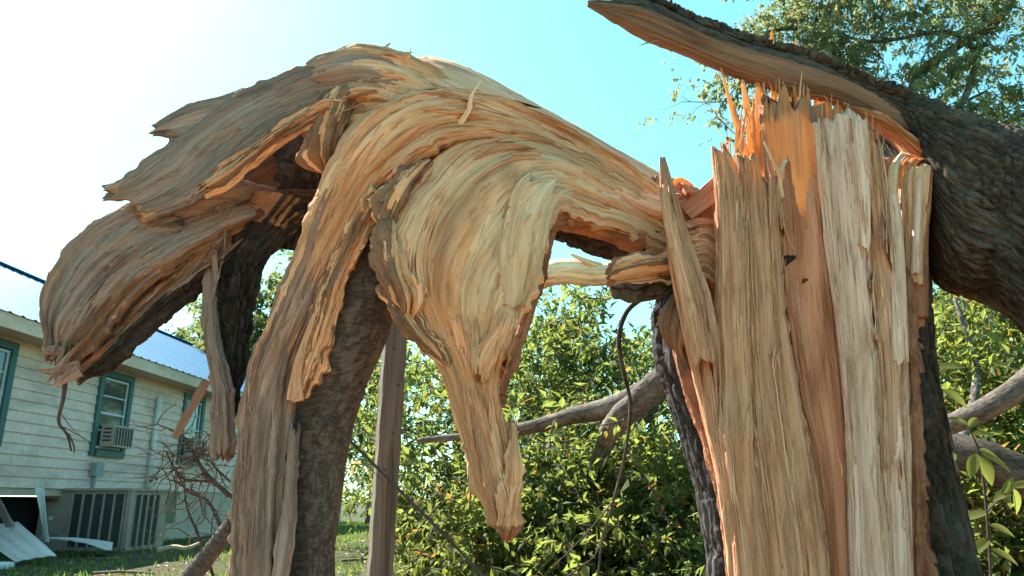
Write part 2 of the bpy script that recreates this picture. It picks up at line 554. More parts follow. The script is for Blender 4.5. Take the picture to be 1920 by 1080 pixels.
def barkmat(name, lo, hi, lichen=0.3, lcol=(0.22, 0.23, 0.20), su=9.0, sv=26.0, bump=0.9, off=0.0):
    m, t, b = new_mat(name)
    uv = nd(t, "ShaderNodeUVMap").outputs[0]
    f1 = noise(t, mapped(t, uv, su, sv, off=off), 1.0, 6, 0.65, 0.8)
    f2 = noise(t, mapped(t, uv, su * 3, sv * 2.2, off=off + 4), 1.0, 5, 0.7, 0.3)
    f3 = noise(t, mapped(t, uv, 3.5, 4.5, off=off + 8), 1.0, 5, 0.65, 0.4)
    r = ramp(t, [(0.38, lo), (0.60, hi)])
    t.links.new(f1, r.inputs[0])
    c = mix(t, 0.5, r.outputs[0], ramp_from(t, f2, [(0.38, tuple(x * .5 for x in lo)), (0.62, tuple(min(1, x * 1.4) for x in hi))]))
    att = nd(t, "ShaderNodeAttribute", attribute_name='plate')
    c = mix(t, 0.6, c, ramp_from(t, att.outputs['Fac'], [(0.1, (0.45, 0.42, 0.40)), (0.6, (1.1, 1.1, 1.1)), (1, (1.35, 1.35, 1.35))]), 'MULTIPLY')
    lf = ramp_from(t, f3, [(0.52, (0, 0, 0)), (0.66, (1, 1, 1))])
    g = nd(t, "ShaderNodeMath", operation='MULTIPLY')
    t.links.new(lf, g.inputs[0]); t.links.new(f2, g.inputs[1])
    g2 = nd(t, "ShaderNodeMath", operation='MULTIPLY')
    t.links.new(g.outputs[0], g2.inputs[0]); g2.inputs[1].default_value = lichen * 2
    c = mix(t, g2.outputs[0], c, lcol)
    t.links.new(c, b.inputs['Base Color'])
    b.inputs['Roughness'].default_value = 0.9
    b.inputs['Specular IOR Level'].default_value = 0.15
    bp = nd(t, "ShaderNodeBump")
    bp.inputs['Strength'].default_value = bump
    bp.inputs['Distance'].default_value = 0.008
    hs = nd(t, "ShaderNodeMath", operation='ADD')
    t.links.new(f1, hs.inputs[0]); t.links.new(f2, hs.inputs[1])
    t.links.new(hs.outputs[0], bp.inputs['Height'])
    t.links.new(bp.outputs[0], b.inputs['Normal'])
    return m

def ramp_from(t, src, stops):
    r = ramp(t, stops)
    t.links.new(src, r.inputs[0])
    return r.outputs[0]

def leafmat(name, a, b_, tr_col, transl=0.45, dry=(0.28, 0.16, 0.05), dryamt=0.06):
    m, t, b = new_mat(name)
    at = nd(t, "ShaderNodeAttribute", attribute_name='rnd').outputs['Fac']
    c = ramp_from(t, at, [(0.0, a), (1.0 - dryamt - 0.02, b_), (1.0 - dryamt, dry), (1.0, tuple(x * 1.3 for x in dry))])
    t.links.new(c, b.inputs['Base Color'])
    b.inputs['Roughness'].default_value = 0.6
    b.inputs['Specular IOR Level'].default_value = 0.2
    tc = ramp_from(t, at, [(0.0, tuple(x * .7 for x in tr_col)), (1.0 - dryamt - 0.02, tr_col), (1.0 - dryamt, (0.5, 0.25, 0.05)), (1.0, (0.5, 0.25, 0.05))])
    tr = nd(t, "ShaderNodeBsdfTranslucent")
    t.links.new(tc, tr.inputs[0])
    mx = nd(t, "ShaderNodeMixShader")
    mx.inputs[0].default_value = transl
    out = t.nodes["Material Output"]
    t.links.new(b.outputs[0], mx.inputs[1]); t.links.new(tr.outputs[0], mx.inputs[2])
    t.links.new(mx.outputs[0], out.inputs[0])
    return m

def paint(name, col, rough=0.6, dirt=0.25, dcol=(0.16, 0.14, 0.10), scale=(2, 2, 2), metal=0.0, bump=0.15, spec=0.3):
    m, t, b = new_mat(name)
    tc = nd(t, "ShaderNodeTexCoord").outputs['Object']
    f1 = noise(t, mapped(t, tc, *scale), 1.0, 6, 0.65, 0.5)
    f2 = noise(t, mapped(t, tc, 14, 14, 14), 1.0, 5, 0.6, 0.0)
    c = mix(t, 1.0, col, ramp_from(t, f2, [(0.3, (0.86, 0.86, 0.86)), (0.7, (1.08, 1.08, 1.08))]), 'MULTIPLY')
    df = nd(t, "ShaderNodeMath", operation='MULTIPLY')
    t.links.new(ramp_from(t, f1, [(0.45, (0, 0, 0)), (0.75, (1, 1, 1))]), df.inputs[0]); df.inputs[1].default_value = dirt
    c = mix(t, df.outputs[0], c, dcol)
    t.links.new(c, b.inputs['Base Color'])
    b.inputs['Roughness'].default_value = rough
    b.inputs['Metallic'].default_value = metal
    b.inputs['Specular IOR Level'].default_value = spec
    bp = nd(t, "ShaderNodeBump")
    bp.inputs['Strength'].default_value = bump
    bp.inputs['Distance'].default_value = 0.01
    t.links.new(f2, bp.inputs['Height'])
    t.links.new(bp.outputs[0], b.inputs['Normal'])
    return m

M = {}
M['fresh'] = wood('fresh_split_wood', (0.92, 0.545, 0.345), (0.80, 0.415, 0.225), (0.40, 0.17, 0.075), speck=0.5, transl=0.06, bump=0.9)
M['cream'] = wood('cream_sapwood', (0.96, 0.68, 0.47), (0.90, 0.57, 0.36), (0.55, 0.29, 0.15), speck=0.3, transl=0.05, off=2, bump=0.9)
M['heart'] = wood('heartwood', (0.68, 0.305, 0.19), (0.58, 0.24, 0.14), (0.36, 0.13, 0.065), speck=0.35, off=5, gu=1.5, gv=95, bump=0.8)
M['palegrey'] = wood('grey_white_sapwood', (0.88, 0.62, 0.50), (0.78, 0.50, 0.385), (0.42, 0.25, 0.18), speck=0.6, off=7, gu=2.0, gv=85, stain=(0.13, 0.07, 0.055), bump=0.8)
M['yellow'] = wood('yellow_sapwood', (0.80, 0.445, 0.29), (0.66, 0.335, 0.20), (0.34, 0.15, 0.08), speck=0.45, off=11, gu=2.2, gv=100, bump=0.9)
M['weath'] = wood('weathered_split_wood', (0.50, 0.30, 0.215), (0.355, 0.205, 0.145), (0.115, 0.062, 0.044), speck=0.6, off=13, grey=0.42, bump=1.0)
M['weathgrey'] = wood('grey_weathered_wood', (0.40, 0.29, 0.235), (0.29, 0.20, 0.155), (0.09, 0.058, 0.045), speck=0.6, off=37, grey=0.35, bump=1.0)
M['rot'] = wood('brown_rotten_wood', (0.36, 0.185, 0.10), (0.235, 0.115, 0.06), (0.08, 0.04, 0.022), speck=0.7, off=17, grey=0.12, bump=1.0, gu=7, gv=40)
M['rotshade'] = wood('shaded_rotten_wood', (0.13, 0.068, 0.038), (0.085, 0.042, 0.023), (0.035, 0.018, 0.01), speck=0.6, off=33, bump=1.0, gu=7, gv=40)  # darker copy of the rot wood, the hollow's shade put into its colour
M['slabface'] = wood('smooth_pink_split_face', (0.92, 0.50, 0.32), (0.84, 0.425, 0.26), (0.66, 0.31, 0.17), speck=0.12, off=29, gu=1.4, gv=70, bump=0.4)
M['spar'] = wood('brown_split_face', (0.36, 0.19, 0.12), (0.28, 0.14, 0.085), (0.15, 0.07, 0.04), speck=0.4, off=27, gu=1.6, gv=80, bump=0.7)
M['glow'] = wood('thin_translucent_splinter_wood', (0.92, 0.47, 0.24), (0.80, 0.37, 0.17), (0.50, 0.20, 0.08), speck=0.2, transl=0.5, tcol=(0.97, 0.58, 0.25), off=19, bump=0.7)
M['inner'] = wood('red_inner_bark', (0.42, 0.19, 0.11), (0.30, 0.125, 0.07), (0.15, 0.06, 0.035), speck=0.5, off=23, gu=12, gv=30, bump=1.0)
M['bark'] = barkmat('dark_oak_bark', (0.028, 0.019, 0.013), (0.102, 0.073, 0.054), lichen=0.35, lcol=(0.20, 0.18, 0.155))
M['barkblue'] = barkmat('shaded_blue_bark', (0.018, 0.016, 0.018), (0.075, 0.070, 0.074), lichen=0.35, lcol=(0.22, 0.21, 0.21), off=4)  # copy of the bark with bluish shade put into the colour, stump's left half
M['barksm'] = barkmat('smooth_brown_bark', (0.062, 0.048, 0.039), (0.115, 0.090, 0.074), lichen=0.2, lcol=(0.17, 0.14, 0.12), su=26, sv=14, bump=0.6, off=9)
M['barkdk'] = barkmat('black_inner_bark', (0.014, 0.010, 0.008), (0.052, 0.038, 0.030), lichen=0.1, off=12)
M['limb'] = barkmat('grey_limb_bark', (0.055, 0.044, 0.036), (0.165, 0.132, 0.11), lichen=0.6, lcol=(0.32, 0.28, 0.24), off=15)
M['twig'] = barkmat('thin_twig_bark', (0.04, 0.03, 0.026), (0.10, 0.076, 0.064), lichen=0.1, off=18)
M['post'] = wood('grey_post_wood', (0.17, 0.15, 0.14), (0.125, 0.11, 0.10), (0.055, 0.047, 0.042), speck=0.5, off=31, gu=2.2, gv=60, bump=0.7)

# ------------------------------------------------------------------ ground
def ground_mat():
    m, t, b = new_mat('lawn_soil')
    tc = nd(t, "ShaderNodeTexCoord").outputs['Object']
    f1 = noise(t, mapped(t, tc, 0.35, 0.35, 0.35), 1, 5, 0.6)
    f2 = noise(t, mapped(t, tc, 9, 9, 9), 1, 6, 0.7)
    f3 = noise(t, mapped(t, tc, 70, 70, 70), 1, 3, 0.7)
    g = ramp_from(t, f2, [(0.3, (0.030, 0.045, 0.016)), (0.7, (0.070, 0.090, 0.030))])
    s = ramp_from(t, f3, [(0.3, (0.07, 0.045, 0.034)), (0.75, (0.20, 0.135, 0.10))])
    fac = ramp_from(t, f1, [(0.48, (0.08, 0.08, 0.08)), (0.68, (0.8, 0.8, 0.8))])
    c = mix(t, fac, g, s)
    # unseen chip-coloured ground, added to bounce warm light onto the tree
    sep = nd(t, "ShaderNodeSeparateXYZ"); t.links.new(tc, sep.inputs[0])
    dist = nd(t, "ShaderNodeVectorMath", operation='DISTANCE'); t.links.new(tc, dist.inputs[0]); dist.inputs[1].default_value = (0.3, 1.5, 0)
    wob = nd(t, "ShaderNodeMath", operation='MULTIPLY_ADD'); t.links.new(f1, wob.inputs[0]); wob.inputs[1].default_value = 5.0; t.links.new(dist.outputs['Value'], wob.inputs[2])
    mr = nd(t, "ShaderNodeMapRange"); t.links.new(wob.outputs[0], mr.inputs[0])
    mr.inputs[1].default_value = 6.5; mr.inputs[2].default_value = 8.5; mr.inputs[3].default_value = 1.0; mr.inputs[4].default_value = 0.0
    ch = ramp_from(t, f3, [(0.3, (0.20, 0.10, 0.05)), (0.5, (0.42, 0.235, 0.12)), (0.75, (0.56, 0.35, 0.20))])
    c = mix(t, mr.outputs[0], c, ch)
    t.links.new(c, b.inputs['Base Color'])
    b.inputs['Roughness'].default_value = 0.95
    b.inputs['Specular IOR Level'].default_value = 0.1
    bp = nd(t, "ShaderNodeBump"); bp.inputs['Strength'].default_value = 0.8; bp.inputs['Distance'].default_value = 0.03
    t.links.new(f3, bp.inputs['Height']); t.links.new(bp.outputs[0], b.inputs['Normal'])
    return m
gx = np.concatenate([[-900, -300, -120], np.linspace(-40, 40, 121), [120, 300, 900]])
gy = np.concatenate([[-300, -60], np.linspace(-8, 60, 121), [120, 400, 1500]])
GX, GY = np.meshgrid(gx, gy)
def gz(x, y):
    near = np.clip((40 - np.abs(x)) / 20, 0, 1) * np.clip((60 - y) / 30, 0, 1)
    return 0.05 * (fbm(np.asarray(x) * .5 + 50, np.asarray(y) * .5 + 50, 5, 3) - 0.5) * near
GZ = gz(GX, GY)
nx_, ny_ = len(gx), len(gy)
ii = np.arange(ny_ - 1)[:, None] * nx_ + np.arange(nx_ - 1)[None, :]
gf = np.stack([ii, ii + 1, ii + 1 + nx_, ii + nx_], -1).reshape(-1, 4)
ground = mesh_obj('ground', np.stack([GX, GY, GZ], -1).reshape(-1, 3), gf, ground_mat())
ground['kind'] = 'structure'

# ------------------------------------------------------------------ the house
# the wall runs almost straight away from the camera on the left
WY0 = 12.4
W0 = np.array([-6.4, WY0, 0.0])
wa = R(3.5)
WD = np.array([math.sin(wa), math.cos(wa), 0.0])      # along the wall, away
WN = np.array([math.cos(wa), -math.sin(wa), 0.0])     # out of the wall, to the right

def H(s, o, z):
    return W0 + WD * s + WN * o + np.array([0, 0, z])

def wall_hit(px, py, o=0.0):
    """(s, z) on the plane o metres in front of the wall"""
    d = ray(px, py)
    cam_ = np.array([0, 0, EYE])
    p0 = W0 + WN * o
    k = np.dot(p0 - cam_, WN) / np.dot(d, WN)
    p = cam_ + d * k
    return float(np.dot(p - W0, WD)), float(p[2])

def hbox(name, s0, s1, o0, o1, z0, z1, mat, parent, tilt=0.0, jit=0.0):
    b = box_v(s0, s1, o0, o1, z0, z1)
    if tilt:
        b[:, 1] -= tilt * (b[:, 2] - z0) / max(1e-6, z1 - z0)
    b += np.random.RandomState(int(abs(s0 * 971 + z0 * 331)) % 9999).uniform(-jit, jit, b.shape)
    V = W0[None] + b[:, 0:1] * WD + b[:, 1:2] * WN + np.array([0, 0, 1.0]) * b[:, 2:3]
    return mesh_obj(name, V, BOXF, mat, parent, smooth=False)

M['siding'] = paint('old_cream_siding', (0.70, 0.51, 0.43), 0.6, 0.8, (0.26, 0.20, 0.16), (0.8, 0.8, 2.2))
M['trim'] = paint('cream_trim', (0.66, 0.46, 0.34), 0.6, 0.5, (0.2, 0.18, 0.13), (1, 1, 3))
M['green'] = paint('teal_green_paint', (0.035, 0.105, 0.10), 0.5, 0.3, (0.1, 0.12, 0.11), (3, 3, 3))
M['sash'] = paint('white_sash_paint', (0.5, 0.52, 0.52), 0.5, 0.3)
M['dark'] = paint('shade_black', (0.012, 0.012, 0.012), 0.9, 0.0)  # black standing in for unlit space behind openings
M['metalroof'] = paint('sky_blue_roof_metal', (0.045, 0.19, 0.34), 0.6, 0.15, (0.2, 0.25, 0.3), (0.6, 0.6, 0.6), metal=0.0, bump=0.03, spec=0.25)  # blue of the reflected sky put into the base colour
M['whitesheet'] = paint('white_sheet_metal', (0.72, 0.62, 0.58), 0.4, 0.35, (0.3, 0.29, 0.25), (1.5, 1.5, 1.5), bump=0.05)
M['acgrey'] = paint('beige_grey_cabinet', (0.34, 0.26, 0.21), 0.55, 0.4, (0.09, 0.085, 0.07), (2, 2, 2))
M['acbeige'] = paint('window_unit_beige', (0.42, 0.32, 0.26), 0.5, 0.5, (0.2, 0.18, 0.14), (4, 4, 4))
M['acdark'] = paint('condenser_coil_dark', (0.035, 0.036, 0.036), 0.7, 0.3)
M['red'] = paint('faded_red_print', (0.25, 0.05, 0.045), 0.6, 0.2)
M['pvc'] = paint('white_pvc', (0.62, 0.63, 0.60), 0.4, 0.3, (0.35, 0.33, 0.28))
M['meter'] = paint('grey_meter_box', (0.26, 0.28, 0.28), 0.5, 0.3)
M['concrete'] = paint('cream_skirting', (0.52, 0.39, 0.31), 0.8, 0.6, (0.2, 0.2, 0.17), (1.2, 1.2, 2))
M['acgreen'] = paint('mossy_box_paint', (0.16, 0.165, 0.10), 0.7, 0.5, (0.09, 0.12, 0.04), (2, 2, 2))
def glassmat():
    m, t, b = new_mat('window_glass')
    b.inputs['Base Color'].default_value = (0.05, 0.06, 0.065, 1)
    b.inputs['Roughness'].default_value = 0.05
    b.inputs['Specular IOR Level'].default_value = 0.9
    return m
M['glass'] = glassmat()

house = thing('house', 'cream clapboard house with metal roof coloured by reflected sky and green window trim', 'house', tuple(H(0, -2, 0)))
ZB = wall_hit(60, 915)[1]
s_end = 9.0; s_beg = -6.5
ZE = wall_hit(225, 668)[1]            # top of the wall under the soffit
NROW = 15
RH = (ZE - ZB) / NROW
# windows: (s0, s1, z0, z1) inner opening
def win_from(pxl, pxr, pyt, pyb, pxm):
    s0 = wall_hit(pxl, (pyt + pyb) / 2, 0.04)[0]; s1 = wall_hit(pxr, (pyt + pyb) / 2, 0.04)[0]
    return [s0, s1, wall_hit(pxm, pyb, 0.04)[1], wall_hit(pxm, pyt, 0.04)[1]]
w1 = win_from(186, 236, 708, 846, 211)
w2 = win_from(343, 374, 762, 858, 358)
w2[2], w2[3] = w1[2], w1[3]
ww = w1[1] - w1[0]
s_l = wall_hit(16, 690, 0.04)[0]
w0 = [s_l - ww, s_l, w1[2], w1[3]]
w3 = [w2[1] + 2.4, w2[1] + 2.4 + ww, w1[2], w1[3]]
WINS = [w0, w1, w2, w3]
rs = np.random.RandomState(3)
for r in range(NROW):
    z0 = ZB + r * RH; z1 = z0 + RH * 1.12
    cuts = []
    for w in WINS:
        if z0 + RH * .5 > w[2] - 0.06 and z0 + RH * .5 < w[3] + 0.06:
            cuts.append((w[0] - 0.05, w[1] + 0.05))
    a = s_beg
    segs = []
    for c0, c1 in cuts:
        segs.append((a, c0)); a = c1
    segs.append((a, s_end))
    for a, b in segs:
        # board joints
        k = a
        while k < b - 0.01:
            e = min(b, k + rs.uniform(3.2, 4.8))
            if b - e < 0.8:
                e = b
            hbox('plank', k + 0.002, e - 0.002, 0.004 + rs.uniform(0, .004), 0.030 + rs.uniform(0, .006), z0, z1, M['siding'], house, tilt=0.022, jit=0.002)
            k = e
hbox('backing_wall', s_beg, s_end, -0.06, -0.02, ZB - 0.02, ZE + 0.1, M['dark'], house)
for i, w in enumerate(WINS):
    cz = (w[2] + w[3]) / 2
    wo = hbox('window', w[0], w[1], -0.012, -0.002, w[2], w[3], M['dark'], house)
    f = 0.10
    for nm, b in (('frame_side', (w[0] - f, w[0], w[2] - f, w[3] + f)), ('frame_side', (w[1], w[1] + f, w[2] - f, w[3] + f)),
                  ('frame_head', (w[0] + .001, w[1] - .001, w[3], w[3] + f)), ('sill', (w[0] + .001, w[1] - .001, w[2] - f, w[2]))):
        hbox(nm, b[0], b[1], -0.015, 0.062 if nm != 'sill' else 0.09, b[2], b[3], M['green'], wo)
    # sashes with panes (three panes high)
    for z in (w[2] + 0.02, cz - 0.02, w[3] - 0.05):
        hbox('sash_rail', w[0] + .002, w[1] - .002, 0.0, 0.03, z, z + 0.035, M['sash'], wo)
    for s in (w[0], w[1] - 0.04):
        hbox('sash_stile', s + .003, s + 0.037, 0.0, 0.026, w[2] + .055, w[3] - .05, M['sash'], wo)
    for z in (w[2] + 0.055 + (cz - .02 - w[2] - .055) / 2, cz + 0.015 + (w[3] - .05 - cz - .015) / 2):
        hbox('muntin', w[0] + .037, w[1] - .037, 0.004, 0.022, z - .01, z + .01, M['sash'], wo)
    for z0, z1 in ((w[2] + .055, cz - .02), (cz + .015, w[3] - .05)):
        zm = (z0 + z1) / 2
        hbox('pane', w[0] + .037, w[1] - .037, 0.006, 0.010, z0, zm - .01, M['glass'], wo)
        hbox('pane', w[0] + .037, w[1] - .037, 0.006, 0.010, zm + .01, z1, M['glass'], wo)

# roof: eave line and ridge line solved from the photo
EO = 0.45
sE, zE = wall_hit(0, 578, EO)
RO = -3.6
sR, zR = wall_hit(0, 497, RO)
ro = mesh_obj('roof', np.array([H(s_beg, RO, zR - 0.06), H(s_end, RO, zR - 0.06), H(s_end, EO - .03, zE - 0.06), H(s_beg, EO - .03, zE - 0.06),
                                H(s_beg, RO * 2 - EO, zE - .06), H(s_end, RO * 2 - EO, zE - .06)]),
              [[0, 1, 2, 3], [1, 0, 4, 5], [0, 3, 4], [1, 5, 2]], M['trim'], house, smooth=False)
# corrugated panels
def roof_panel(s0, s1, side):
    n = int((s1 - s0) / 0.025)
    ss = np.linspace(s0, s1, n)
    hgt = 0.018 * np.clip(np.cos((ss - s0) * 2 * math.pi / 0.229) * 2 - 1, 0, 1)
    rows = []
    lo = EO + 0.03 if side > 0 else RO * 2 - EO - .03
    for o, z in ((RO, zR), (RO + (lo - RO) * .5, zR + (zE - zR) * .5 + 0.004), (lo, zE - (zR - zE) / (EO - RO) * .03)):
        rows.append(np.array([H(s, o, z + h) for s, h in zip(ss, hgt)]))
    V = np.vstack(rows)
    f = []
    for k in range(2):
        a = np.arange(n - 1) + k * n
        f.append(np.stack([a, a + n, a + n + 1, a + 1], -1))
    return mesh_obj('roof_panel', V, np.vstack(f), M['metalroof'], ro, smooth=False)
for k in range(int((s_end - s_beg) / 0.92) + 1):
    a = s_beg + k * 0.92
    roof_panel(a, a + 0.916, 1)
    if k % 6 == 0:
        roof_panel(a, a + 0.92 * 6, -1)
hbox('ridge_cap', s_beg, s_end, RO - .12, RO + .12, zR + .012, zR + .03, M['metalroof'], ro)
hbox('fascia', s_beg, s_end, EO - 0.028, EO, zE - 0.20, zE - 0.015, M['trim'], house)
hbox('soffit', s_beg, s_end, 0.0, EO - 0.03, zE - 0.19, zE - 0.17, M['trim'], house)
hbox('frieze_board', s_beg, s_end, 0.0, 0.045, ZE - 0.02, ZE + 0.16, M['trim'], house)
hbox('sill_board', s_beg, s_end, -0.05, 0.0, ZB - 0.10, ZB - .003, M['concrete'], house)
# skirting under the wall: black sheet for shade on the left, panels to the right
sg = wall_hit(292, 960)[0]
hbox('crawl_space_shade', s_beg, s_end, -0.5, -0.45, -0.05, ZB - 0.11, M['dark'], house)  # black sheet standing in for the shade under the floor
ss = sg
for k in range(9):
    e = ss + 1.25
    hbox('skirting_panel', ss + .004, e - .004, -0.03, -0.005, 0.0, ZB - 0.102, M['concrete'], house, jit=.008)
    ss = e + (0.5 if k == 3 else 0)
# vent pipe, meter box
sp, zp = wall_hit(299, 745, .08)
sq, zq = wall_hit(283, 915, .08)
tubes('vent_pipe', [tube_arrays([H(sp, .085, ZB - 0.05), H(sp, .085, zp)], [0.045, 0.045], 12)], M['pvc'], house)
sm, zm = wall_hit(178, 885, .06)
hbox('meter_box', sm - .09, sm + .11, 0.037, 0.13, zm - .06, zm + .14, M['meter'], house)
hbox('conduit', sm - .01, sm + .03, 0.037, 0.075, ZB - .05, zm - .062, M['meter'], house)
# outer end walls
hbox('end_wall', s_beg, s_beg + .1, RO * 2 + .05, -0.07, 0, ZE, M['siding'], house)
hbox('end_wall', s_end - .1, s_end, RO * 2 + .05, -0.07, 0, ZE, M['siding'], house)

# window air conditioners
def window_ac(w, label):
    a = thing('window_air_conditioner', label, 'air conditioner', tuple(H((w[0] + w[1]) / 2, 0.1, w[2])), 'window air conditioners')
    z0 = w[2] + 0.05; z1 = z0 + 0.33
    s0 = w[0] + 0.12; s1 = w[1] - 0.04
    hbox('case', s0, s1, 0.035, 0.24, z0, z1, M['acbeige'], a)
    hbox('coil', s0 + .03, s1 - .03, 0.241, 0.248, z0 + .03, z1 - .03, M['acdark'], a)
    for k in range(7):
        s = s0 + .04 + k * (s1 - s0 - .08) / 6
        hbox('grille_bar', s - .006, s + .006, 0.248, 0.256, z0 + .02, z1 - .02, M['acbeige'], a)
    for k in range(4):
        z = z0 + .08 + k * .06
        hbox('side_louver', s0 - .006, s0 - .001, 0.08, 0.21, z, z + .025, M['acdark'], a)
window_ac(w1, 'small white air conditioner in the lower sash of the middle green-trimmed window')
window_ac(w2, 'small white air conditioner in the farther window beside the vent pipe')

# condenser unit beside the wall, end face towards the camera
def on_plane(px, py, s):
    d = ray(px, py); c0 = np.array([0, 0, EYE])
    k = np.dot(W0 + WD * s - c0, WD) / np.dot(d, WD)
    p = c0 + d * k
    return float(np.dot(p - W0, WN)), float(p[2])
sA = -1.25
oL, zAt = on_plane(80, 921, sA); oR, zAb = on_plane(234, 1018, sA)
zAb = min(zAb, 0.03)
oB = on_plane(128, 960, sA)[0]
cond = thing('condenser_unit', 'large beige outdoor condenser unit with tall louver bars beside the house', 'air conditioner', tuple(H(sA, (oL + oR) / 2, 0)))
LEN = 1.05
hbox('cabinet', sA, sA + LEN, oL, oR, 0.0, zAt, M['acgrey'], cond)
hbox('coil', sA - .006, sA - .001, oB + .05, oR - .07, 0.06, zAt - .04, M['acdark'], cond)
for k in range(6):
    o = oB + .05 + k * (oR - .07 - oB - .05) / 5
    hbox('louver_bar', sA - .03, sA - .007, o - .014, o + .014, 0.05, zAt - .03, M['acgrey'], cond)
hbox('corner_post', sA - .035, sA + .05, oR - .04, oR + .03, 0.0, zAt + .004, M['acgrey'], cond)
hbox('side_coil', sA + .08, sA + LEN * .75, oR + .001, oR + .006, .06, zAt - .05, M['acdark'], cond)
for k in range(5):
    s = sA + .08 + k * LEN * .67 / 4
    hbox('louver_bar', s - .014, s + .014, oR + .007, oR + .03, .05, zAt - .04, M['acgrey'], cond)
hbox('lid', sA - .045, sA + LEN + .02, oL - .02, oR + .04, zAt + .005, zAt + .04, M['acgrey'], cond)
hbox('access_panel', sA - .014, sA - .001, oL + .09, oB - .06, .22, zAt - .22, M['acgrey'], cond)
hbox('access_label', sA - .018, sA - .0145, oL + .17, oL + .23, zAt * .52, zAt * .58, M['pvc'], cond)
# faded red script on the cabinet
pts = [(0.05, 0.0), (.07, .05), (.09, .0), (.11, .045), (.13, .0), (.16, .05), (.17, .0), (.20, .04), (.22, .005), (.25, .045), (.27, .0)]
pp = [H(sA - .006, oL + .02 + x * .9, zAt - .15 + z) for x, z in pts]
tubes('badge', [tube_arrays(pp, [0.007] * len(pp), 5, 40)], M['red'], cond)
# control box
sC = sA + LEN + 0.35
oC1 = on_plane(303, 960, sC)[0]; oC0 = oC1 - .55
cb = thing('control_box', 'mossy green utility box standing beyond the condenser unit', 'utility box', tuple(H(sC, oC0, 0)))
hbox('body', sC, sC + .45, oC0, oC1, .33, zAt + .02, M['acgreen'], cb)
hbox('door', sC - .02, sC - .001, oC0 + .28, oC1 - .03, .36, zAt - .03, M['acgreen'], cb)
hbox('stand', sC + .03, sC + .42, oC0 + .03, oC1 - .12, 0.0, .33, M['acgrey'], cb)

# fallen sheets and boards by the crawl space
def sheet(name, pxs, label, cat, mat, th=0.012, rib=0.008, n=14):
    """quad of four (px,py,Y) corners, ribbed, with thickness"""
    c = [P(*p) for p in pxs]
    V = []
    for k in range(2):
        for i in range(5):
            for j in range(n):
                u, v = j / (n - 1), i / 4
                p = (c[0] * (1 - u) + c[1] * u) * (1 - v) + (c[3] * (1 - u) + c[2] * u) * v
                nn = np.cross(c[1] - c[0], c[3] - c[0]); nn /= np.linalg.norm(nn)
                V.append(p + nn * (rib * (1 if j % 4 < 2 else 0) - th * k + 0.03 * math.sin(v * 3 + u * 2)))
    V = np.array(V); f = []
    for k in range(2):
        for i in range(4):
            for j in range(n - 1):
                a = k * 5 * n + i * n + j
                f.append([a, a + 1, a + n + 1, a + n] if k == 0 else [a, a + n, a + n + 1, a + 1])
    bd = [i for i in range(n)] + [i * n + n - 1 for i in range(1, 5)] + [4 * n + j for j in range(n - 2, -1, -1)] + [i * n for i in range(3, 0, -1)]
    o2 = 5 * n
    for a, b in zip(bd, bd[1:] + bd[:1]):
        f.append([b, a, a + o2, b + o2])
    o = mesh_obj(name, V, f, mat, None, smooth=False)
    return tag(o, label, cat)
sheet('skirting_sheet', [(-60, 985, 9.9), (32, 975, 9.7), (108, 1046, 8.9), (28, 1053, 8.75)], 'white ribbed skirting sheet fallen on the soil, bent end towards the camera', 'sheet metal', M['whitesheet'])
sheet('skirting_sheet', [(-40, 905, 10.6), (-5, 935, 10.0), (34, 985, 9.6), (10, 990, 9.7)], 'grey underside of a skirting sheet leaning above the fallen white one', 'sheet metal', M['acgrey'])
sheet('skirting_sheet', [(75, 1008, 10.3), (160, 1022, 10.0), (210, 1027, 10.0), (212, 1018, 10.6)], 'flat white skirting sheet lying at the foot of the condenser unit', 'sheet metal', M['whitesheet'], rib=.004)
sheet('corner_strip', [(66, 914, 10.35), (80, 914, 10.35), (95, 1017, 10.2), (82, 1018, 10.2)], 'white upright trim strip leaning between crawl space and condenser unit', 'trim strip', M['pvc'], rib=.002, n=6)
pv_ = tubes('drain_pipe', [tube_arrays([P(-70, 1060, 8.4), P(22, 1062, 8.4)], [.045, .045], 14)], M['pvc'])
tag(pv_, 'white plastic pipe end lying on the soil at the left edge', 'pipe')

# ------------------------------------------------------------------ main torn trunk
base_c = P(540, 1290, 2.85); base_c[2] = 0
torn = thing('torn_trunk', 'huge arched torn trunk of splintered tan wood, hanging left of the stump', 'tree trunk', tuple(base_c))

# long upper slab from the hinge over the crown of the arch to the left
sweep('upper_slab', [(1250, 385, 1262, 450, 2.92), (1180, 348, 1190, 410, 2.86), (1100, 305, 1100, 350, 2.81), (1000, 248, 985, 280, 2.77), (880, 182, 860, 240, 2.74), (780, 118, 770, 220, 2.71), (690, 92, 690, 205, 2.70), (620, 106, 640, 205, 2.72), (560, 128, 590, 200, 2.76)],
      [M['fresh'], M['weath']], torn, nu=280, nv=170, thick=0.55, ridge=0.012, plate=0.014, rag=(0, 0.10), edge=0.025, seed=11,
      matfn=lambda S, c, s, n: (S + (n - .5) * .5 > 0.88).astype(int))
sweep('wing', [(770, 112, 765, 190, 2.74), (700, 94, 690, 200, 2.72), (610, 108, 624, 198, 2.70), (515, 146, 552, 226, 2.69), (430, 182, 486, 274, 2.68), (360, 232, 428, 326, 2.67), (290, 292, 372, 380, 2.66), (230, 335, 312, 408, 2.65), (176, 360, 250, 418, 2.65)],
      [M['fresh'], M['weath'], M['weathgrey']], torn, nu=280, nv=170, thick=0.14, ridge=0.012, plate=0.014, rag=(0.02, 0.17), ragf=13, edge=0.03, seed=22, chip=.006, crack=.012,
      matfn=lambda S, c, s, n: np.where(S + (n - .5) * .5 > 0.28, np.where((n > .5) & (S > .4), 2, 1), 0))
